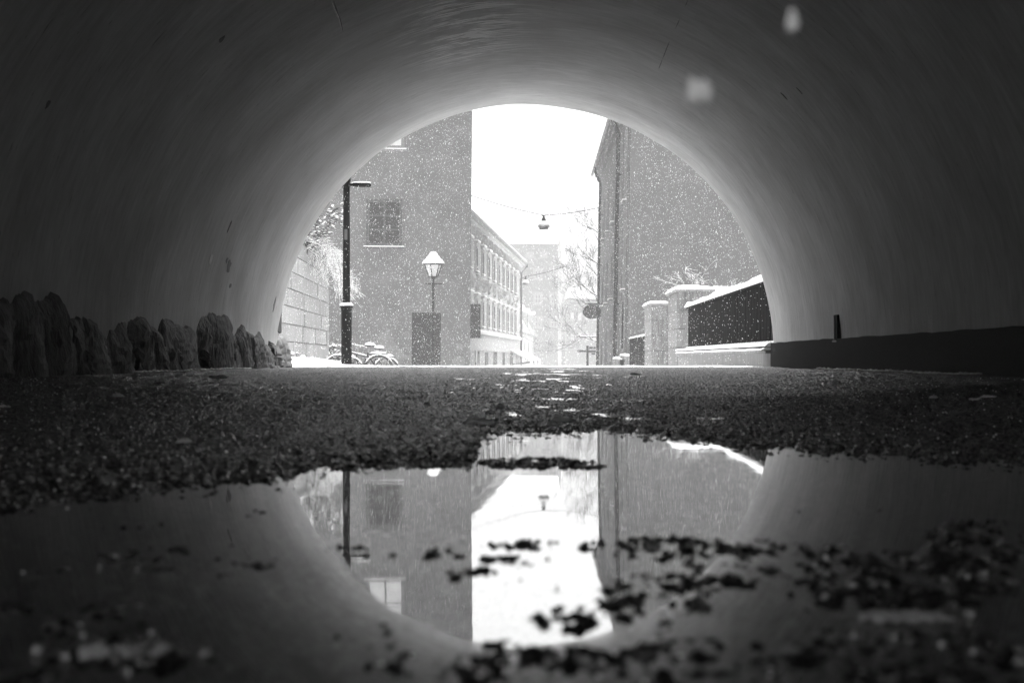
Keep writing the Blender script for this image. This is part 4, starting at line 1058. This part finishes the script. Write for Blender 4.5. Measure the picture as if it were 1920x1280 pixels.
def hood(p, w_, parent, z, wide=.22):
    q = MB(); q.obox(p - u * (w_ / 2 + wide) + UZ * z - nF * .02, u * (w_ + 2 * wide), nF * .20, UZ * .09)
    q.obox(p - u * (w_ / 2 + wide * .5) + UZ * (z - .075) - nF * .02, u * (w_ + wide), nF * .13, UZ * .073)
    o_ = q.build('window_hood', M_trim, parent); q = MB(); q.obox(p - u * (w_ / 2 + wide) + UZ * (z + .092) - nF * .0, u * (w_ + 2 * wide), nF * .19, UZ * .05); q.build('hood_snow', M_snow, o_)
for k in range(-1, 9):
    d = 46.4 + 2.0 * k
    if d > 63.8: break
    p = at(d)
    for (z0, z1) in ((4.25, 5.38), (1.72, 2.95)):
        w_ = 1.35
        window_part(sh, p - u * (w_ / 2) + UZ * z0, u, UZ, nF, w_, z1 - z0, M_frame, M_glass, 2, 2)
        for e in (-1, 1):
            q = MB(); q.obox(p + u * (e * (w_ / 2 + .10) - .07) + UZ * (z0 - .08) - nF * .02, u * .14, nF * .09, UZ * (z1 - z0 + .10)); q.build('window_jamb', M_trim, sh)
        hood(p, w_, sh, z1 + .14)
    q = MB(); c_ = p + UZ * 3.72; q.blob(c_ + nF * .02, (.30, .18, .30), 40 + k, .5, flat=False); q.build('relief_panel', M_trim, sh)
    for e in (-.7, .7):
        q = MB(); q.obox(p + u * (e - .07) + UZ * 5.72 - nF * .02, u * .14, nF * .26, UZ * .375); q.build('cornice_bracket', M_trim, sh)
q = MB(); q.obox(S0 - nF * .02 + UZ * 1.34, u * (Lf + 9.0 + .05), nF * .16, UZ * .14); q.build('string_course', M_trim, sh)
q = MB(); q.obox(S0 + UZ * 1.482, u * (Lf + 9.0 + .05), nF * .13, UZ * .04); q.build('course_snow', M_snow, sh)
q = MB(); q.obox(S0 - nF * .02 + UZ * .55, u * (Lf + 9.0), nF * .07, UZ * .72); q.build('fascia_band', M_paleplaster, sh)
q = MB(); q.obox(S0 - nF * .02 + UZ * -2.7, u * (Lf + 9.0), nF * .05, UZ * 3.22); q.build('shop_front', mat('grey_shop_front', .16, .8, .5, 1.2), sh)
for k, d in enumerate((46.5, 49.6, 52.8, 56.4, 60.2)):
    p = at(d); q = MB(); w_ = 1.9 if k % 2 == 0 else 1.4
    q.obox(p - u * w_ / 2 + UZ * (-1.7 if k % 2 else -1.1) - nF * .02, u * w_, nF * .07, UZ * (2.15 if k % 2 else 1.5)); f = q.build('shop_window' if k % 2 == 0 else 'shop_door', M_glass, sh)
    q = MB()
    for e in (-w_ / 2 - .06, w_ / 2 - .02, -.03): q.obox(p + u * e + UZ * -1.7 - nF * .02, u * .08, nF * .11, UZ * 2.2)
    q.build('window_frame', M_frame, f)
p = at(45.9); q = MB(); q.obox(p + UZ * .0 + nF * .03, u * 1.0, nF * .05, UZ * .55); q.build('notice_board', M_trim, sh)

# awnings on the shops further down
for k, d in enumerate((59.6, 62.6, 65.4)):
    p = at(d) + nF * .06; w_ = 3.2; zt_ = .62
    aw = thing('shop_awning', ['slanted white shop awning beside the downpipe of the long house', 'middle one of three slanted white shop awnings', 'slanted white shop awning beside the small mansard house'][k], 'awning', p + UZ * -.2, 'awnings over the shop fronts')
    q = MB(); P = [p + UZ * zt_, p + u * w_ + UZ * zt_, p + u * w_ + nF * 1.15 + UZ * (zt_ - .62), p + nF * 1.15 + UZ * (zt_ - .62)]
    q.hexa(P + [x + UZ * .05 for x in P]); q.build('canvas', M_awn, aw)
    q = MB(); q.hexa([x + UZ * .052 for x in P] + [x + UZ * .10 for x in P]); q.build('awning_snow', M_snow, aw)
    q = MB(); q.obox(P[3] + UZ * -.22, u * w_, nF * .015, UZ * .22); q.build('valance', M_awn, aw)
    for e in (.1, w_ - .1):
        q = MB(); q.tube([p + u * e + UZ * -.2, p + u * e + nF * 1.12 + UZ * (zt_ - .64)], .025, 5); q.build('support_arm', M_zinc, aw)

# ------------------------------------------------------------------ small mansard house
A2 = W(964, 671, 67); B2 = W(1000, 671, 84); A2.z = B2.z = 0
u2 = (B2 - A2).normalized(); n2 = Vector((u2.y, -u2.x, 0)); L2 = (B2 - A2).length; c2 = 67 * YK / F
mh = thing('mansard_house', 'small white house with steep snowy mansard roof and dormers', 'house', (A2.x, A2.y, -2))
q = MB(); q.obox(A2 - n2 * 6 + UZ * -3, u2 * L2, n2 * 6, UZ * 5.0); q.build('wall', M_trim, mh)
zt_ = 2.0
q = MB(); P = [A2 + n2 * .4 + UZ * zt_, B2 + u2 * .4 + n2 * .4 + UZ * zt_, B2 + u2 * .4 - n2 * 6 + UZ * zt_, A2 - n2 * 6 + UZ * zt_]
T = [A2 - n2 * .9 + UZ * 4.3, B2 + u2 * -.3 - n2 * .9 + UZ * 4.3, B2 - n2 * 5 + UZ * 4.3, A2 - n2 * 5 + UZ * 4.3]
q.hexa(P + T); q.build('roof', M_zinc, mh)
for k in range(3):
    p = A2 + u2 * (L2 * (k + .55) / 3.3) + n2 * .05; d_ = MB(); d_.obox(p - u2 * .8 + UZ * 2.35 - n2 * .8, u2 * 1.6, n2 * 1.0, UZ * 1.35); dm = d_.build('dormer', M_trim, mh)
    q = MB(); q.obox(p - u2 * .45 + UZ * 2.5 + n2 * .19, u2 * .9, n2 * .03, UZ * 1.0); q.build('pane', M_glass, dm)
    q = MB(); q.obox(p - u2 * 1.0 + UZ * 3.7 - n2 * .9, u2 * 2.0, n2 * 1.25, UZ * .22); q.build('dormer_snow', M_snow, dm)
    q = MB(); a = p - u2 * 2.0; q.hexa([a + n2 * .32 + UZ * 2.12, a + u2 * 1.1 + n2 * .32 + UZ * 2.12, a + u2 * 1.1 + UZ * 2.0, a + UZ * 2.0, a - n2 * .7 + UZ * 4.2, a + u2 * 1.1 - n2 * .7 + UZ * 4.2, a + u2 * 1.1 - n2 * 1.0 + UZ * 4.2, a - n2 * 1.0 + UZ * 4.2]); q.build('roof_snow', M_snow, mh)
q = MB(); q.obox(A2 - n2 * 1.2 + UZ * 4.305, u2 * L2, n2 * .5, UZ * .2); q.build('ridge_snow', M_snow, mh)
for k in range(5):
    p = A2 + u2 * (1.6 + (L2 - 2.5) * k / 4.4)
    window_part(mh, p + UZ * .15, u2, UZ, n2, 1.4, 1.3, M_trim, M_glass, 2, 2)
for k in range(3):
    p = A2 + u2 * (1.0 + L2 * k / 3); q = MB(); q.obox(p + UZ * -2.6 - n2 * .02, u2 * 4.2, n2 * .05, UZ * 1.9); q.build('shop_window', M_glass, mh)

# ------------------------------------------------------------------ tall far building across the end of the street
D = 104.0; s8 = D * YK / F; yF = D * YK; X = lambda px: (px - 1005) * s8; Z = lambda py: CAMZ + (671 - py) * s8
fbd = thing('apartment_block', 'tall pale block with snowy roof closing the end of the street', 'building', (X(970), yF, -5))
q = MB(); q.hexa([(X(820), yF, -6), (X(1046), yF, -6), (X(1056), yF + 14, -6), (X(820), yF + 14, -6), (X(820), yF, Z(458)), (X(1046), yF, Z(458)), (X(1056), yF + 14, Z(458)), (X(820), yF + 14, Z(458))]); q.build('wall', M_far, fbd)
q = MB(); q.poly([(X(1046), yF + .01, Z(458)), (X(1056), yF + 14, Z(458)), (X(1052), yF + 7, Z(424))]); q.build('gable', M_far, fbd)
q = MB(); P = [Vector((X(816), yF - .5, Z(458))), Vector((X(1046), yF - .5, Z(458))), Vector((X(1051), yF + 7, Z(425))), Vector((X(816), yF + 7, Z(425)))]
q.hexa(P + [p + Vector((0, .3, .3)) for p in P]); P = [Vector((X(816), yF + 14.5, Z(458))), Vector((X(1058), yF + 14.5, Z(458))), P[2], P[3]]; q.hexa(P + [p + Vector((0, 0, .3)) for p in P]); q.build('roof_snow', M_snow, fbd)
q = MB(); q.obox((X(816), yF + .02, Z(460)), UX * (X(1048) - X(816)), Vector((0, -.6, 0)), UZ * (Z(457.8) - Z(460))); q.build('cornice', M_zinc, fbd)
for (px0, py0, wpx, hpx) in [(x, 484, 15, 12) for x in (910, 938, 960, 986, 1012)] + [(x, y, 17, h_) for x in (930, 965, 1000, 1030) for y, h_ in ((525, 22), (572, 24), (616, 24))]:
    window_part(fbd, Vector((X(px0), yF, Z(py0))), UX, UZ, Vector((0, -1, 0)), wpx * s8, hpx * s8, M_paleplaster, mat('far_glass', .10, .2, .2, 2), 2, 2, fw=.28, sill=False)

# another pale block to the right, behind the tree
D = 95.0; s9 = D * YK / F
pb2 = thing('pale_block', 'pale plain house glimpsed behind the bare tree', 'building', ((1110 - 1005) * s9, D * YK, -4))
q = MB(); q.obox(((1062 - 1005) * s9, D * YK, -5), UX * (120 * s9), Vector((0, 10, 0)), UZ * (5 + CAMZ + (671 - 560) * s9)); q.build('wall', M_far, pb2)
q = MB(); q.hexa([((1060 - 1005) * s9, D * YK - .4, CAMZ + 111 * s9), ((1184 - 1005) * s9, D * YK - .4, CAMZ + 111 * s9), ((1184 - 1005) * s9, D * YK + 10, CAMZ + 111 * s9), ((1060 - 1005) * s9, D * YK + 10, CAMZ + 111 * s9),
    ((1066 - 1005) * s9, D * YK + 4, CAMZ + 135 * s9), ((1180 - 1005) * s9, D * YK + 4, CAMZ + 135 * s9), ((1180 - 1005) * s9, D * YK + 6, CAMZ + 135 * s9), ((1066 - 1005) * s9, D * YK + 6, CAMZ + 135 * s9)]); q.build('roof', M_trim, pb2)
for k in range(4):
    for r_ in range(2):
        window_part(pb2, Vector(((1070 + k * 14 - 1005) * s9, D * YK, CAMZ + (671 - 600 - r_ * 38) * s9)), UX, UZ, Vector((0, -1, 0)), 6 * s9, 14 * s9, M_trim, MATS['far_glass'], 2, 2, fw=.15, sill=False)

# ------------------------------------------------------------------ bare street tree
rs = random.Random(77)
D = 60; tb = W(1142, 690, D); tb.z = gz(tb.x, tb.y)
tr = thing('bare_tree', 'leafless street tree spreading wide snowy branches beside the corner house', 'tree', tb)
tk = MB(); br = MB(); sv = MB(); zt_ = 2.4
tk.tube([tb - UZ * .2, tb + UZ * 1.5, tb + Vector((-.05, 0, 4.2)), tb + Vector((-.15, 0, 6.5)), tb + Vector((-.2, .1, 9.0))], [.30, .24, .20, .14, .07], 10); tk.build('trunk', M_bark, tr, True)
def limb(h0, dx, dz, L, r, dep=5):
    twig_tree(br, tb + Vector((-.08 * h0 / 4, 0, h0)), (dx, rs.uniform(-.5, .5), dz), L, r, dep, rs, -.25, .6, 5, sv, .0065, (2, 3), None, .035)
for (h0, dx, dz, L) in ((2.6, -1, .35, 2.1), (3.2, -1, .15, 2.3), (3.9, -1, .5, 2.2), (4.6, -1, .7, 2.1), (5.3, -1, .45, 2.0), (6.1, -.9, .8, 1.9), (6.9, -.8, .8, 1.8), (7.8, -.6, 1, 1.6), (8.8, -.3, 1, 1.5), (3.4, .9, .6, 2.0), (5.5, .9, .7, 2.0), (7.4, .7, .9, 1.8), (4.4, -.6, .9, 2.2)):
    limb(h0, dx, dz, L, .05)
br.build('crown', M_bark, tr); sv.build('branch_snow', M_snow, tr)

# ------------------------------------------------------------------ lamps hung on cables over the street
def hung_lamp(px, pyt, pyb, D, wl_, wr_, lab):
    s_ = D * YK / F; c = W(px, pyb, D); zz_ = lambda t: CAMZ + (671 - (pyt + (pyb - pyt) * t)) * s_; H = (pyb - pyt) * s_
    t = thing('hanging_lamp', lab, 'street lamp', (c.x, c.y, zz_(1)))
    MB().lathe((c.x, c.y, 0), [(H * .10, zz_(.42)), (H * .17, zz_(.40)), (H * .11, zz_(.2)), (H * .05, zz_(.12)), (H * .16, zz_(.03)), (H * .16, zz_(.0)), (H * .02, zz_(-.01))], 12).build('stem', M_sign, t, True)
    MB().lathe((c.x, c.y, 0), [(H * .42, zz_(.80)), (H * .43, zz_(.76)), (H * .30, zz_(.60)), (H * .12, zz_(.40)), (H * .05, zz_(.38))], 18).build('shade', M_zinc, t, True)
    MB().lathe((c.x, c.y, 0), [(H * .43, zz_(.755)), (H * .33, zz_(.59)), (H * .18, zz_(.42)), (H * .13, zz_(.39))], 18).build('shade_snow', M_snow, t, True)
    MB().lathe((c.x, c.y, 0), [(H * .27, zz_(1.0)), (H * .32, zz_(.93)), (H * .33, zz_(.81)), (H * .05, zz_(.80))], 16).build('glass_globe', M_zinc, t, True)
    for nm_, (ex, ey) in (('l', wl_), ('r', wr_)):
        e = W(ex, ey, D); a = Vector((c.x, c.y, zz_(.02))); P = []
        for k in range(13):
            f = k / 12; p = a.lerp(e, f); p.z -= math.sin(math.pi * f) * .07; P.append(p)
        MB().tube(P, .022 * D / 50, 5).build('cable', M_wire, t)
hung_lamp(1019.5, 403, 431, 46, (870, 362), (1128, 388), 'nearer round street lamp hung on cables between roughcast and corner house')
hung_lamp(985.5, 518, 534, 66, (955, 530), (1060, 499), 'smaller round street lamp hung on cables beside the end of the long house')

# ------------------------------------------------------------------ falling snow
def flake_mesh(P, S):
    n_ = len(P); base = np.array([[1, 0, -.6], [-.5, .87, -.6], [-.5, -.87, -.6], [0, 0, 1.1]], float)
    th = rng.uniform(0, 6.28, n_); c_, s_ = np.cos(th), np.sin(th)
    B = np.repeat(base[None], n_, 0); bx = B[..., 0] * c_[:, None] - B[..., 1] * s_[:, None]; by = B[..., 0] * s_[:, None] + B[..., 1] * c_[:, None]
    fl_ = rng.choice([-1, 1], n_)[:, None]
    V = P[:, None, :] + np.stack([bx, by, B[..., 2] * fl_], -1) * S[:, None, :]
    fc = np.array([[0, 2, 1], [0, 1, 3], [1, 2, 3], [2, 0, 3]])
    return V.reshape(-1, 3), (fc[None] + (np.arange(n_) * 4)[:, None, None]).reshape(-1, 3)
N = 210000
yy = DEX + .8 + (56 * YK - DEX) * rng.uniform(0, 1, N) ** 1.25
xx = rng.uniform(-1, 1, N) * (2.2 + .24 * yy / YK) - .35; zz = rng.uniform(-.28, 1, N) * (1.4 + .27 * yy / YK)
P = np.stack([xx, yy, zz], -1); r_ = rng.uniform(.0024, .0050, N) * rng.choice([.8, 1, 1, 1.2, 1.7], N)
S = np.stack([r_, r_, r_ * rng.uniform(1.0, 1.7, N)], -1)
v_, f_ = flake_mesh(P, S)
struct(link(np_mesh('falling_snow', v_, f_, M_flake, False), 'falling_snow', M_flake), 'stuff')
fs = bpy.data.objects['falling_snow']; fs['label'] = 'dense fall of small white snowflakes over the street'; fs['category'] = 'snowfall'

M_big = M_flake.copy(); M_big.name = 'thick_wet_snowflake'
for n_ in M_big.node_tree.nodes:
    if n_.type in ('BSDF_DIFFUSE', 'BSDF_TRANSLUCENT'): n_.inputs[0].default_value = (.95, .95, .95, 1)
    if n_.type == 'MIX_SHADER': n_.inputs[0].default_value = .3
# two big flakes close by inside the passage
for k, (px, py, wpx, hpx, lab) in enumerate(((1485, 40, 30, 42, 'teardrop shaped snowflake drifting high in the passage'), (1310, 175, 34, 34, 'ragged two lobed snowflake drifting in the passage'))):
    D = .5 ; p = W(px, py, D); s_ = D * YK / F; q = MB()
    if k == 0:
        q.blob(p - UZ * 8 * s_, (13 * s_, 10 * s_, 15 * s_), 4, .3, flat=False); q.blob(p + UZ * 8 * s_, (7 * s_, 6 * s_, 14 * s_), 6, .4, flat=False)
    else:
        q.blob(p + Vector((-10 * s_, 0, 0)), (13 * s_, 8 * s_, 24 * s_), 8, .5, flat=False); q.blob(p + Vector((11 * s_, 0, 2 * s_)), (13 * s_, 8 * s_, 19 * s_), 9, .5, flat=False); q.blob(p, (14 * s_, 7 * s_, 13 * s_), 10, .4, flat=False)
    tag(q.build('snowflake', M_big, smooth=True), lab, 'snowflake')

# ------------------------------------------------------------------ snowy air
hz = MB(); hz.hexa([(-78, -41, -10.5), (78, -41, -10.5), (78, 252, -10.5), (-78, 252, -10.5), (-78, -41, 28.5), (78, -41, 28.5), (78, 252, 28.5), (-78, 252, 28.5)])
mh_ = bpy.data.materials.new('snowy_air'); mh_.use_nodes = True; mh_.node_tree.nodes.clear()
ou = mh_.node_tree.nodes.new('ShaderNodeOutputMaterial'); pv = mh_.node_tree.nodes.new('ShaderNodeVolumePrincipled')
pv.inputs['Color'].default_value = (.95, .95, .95, 1); pv.inputs['Density'].default_value = .0017; pv.inputs['Anisotropy'].default_value = -.35
mh_.node_tree.links.new(pv.outputs[0], ou.inputs['Volume'])
struct(hz.build('haze', mh_), 'stuff')
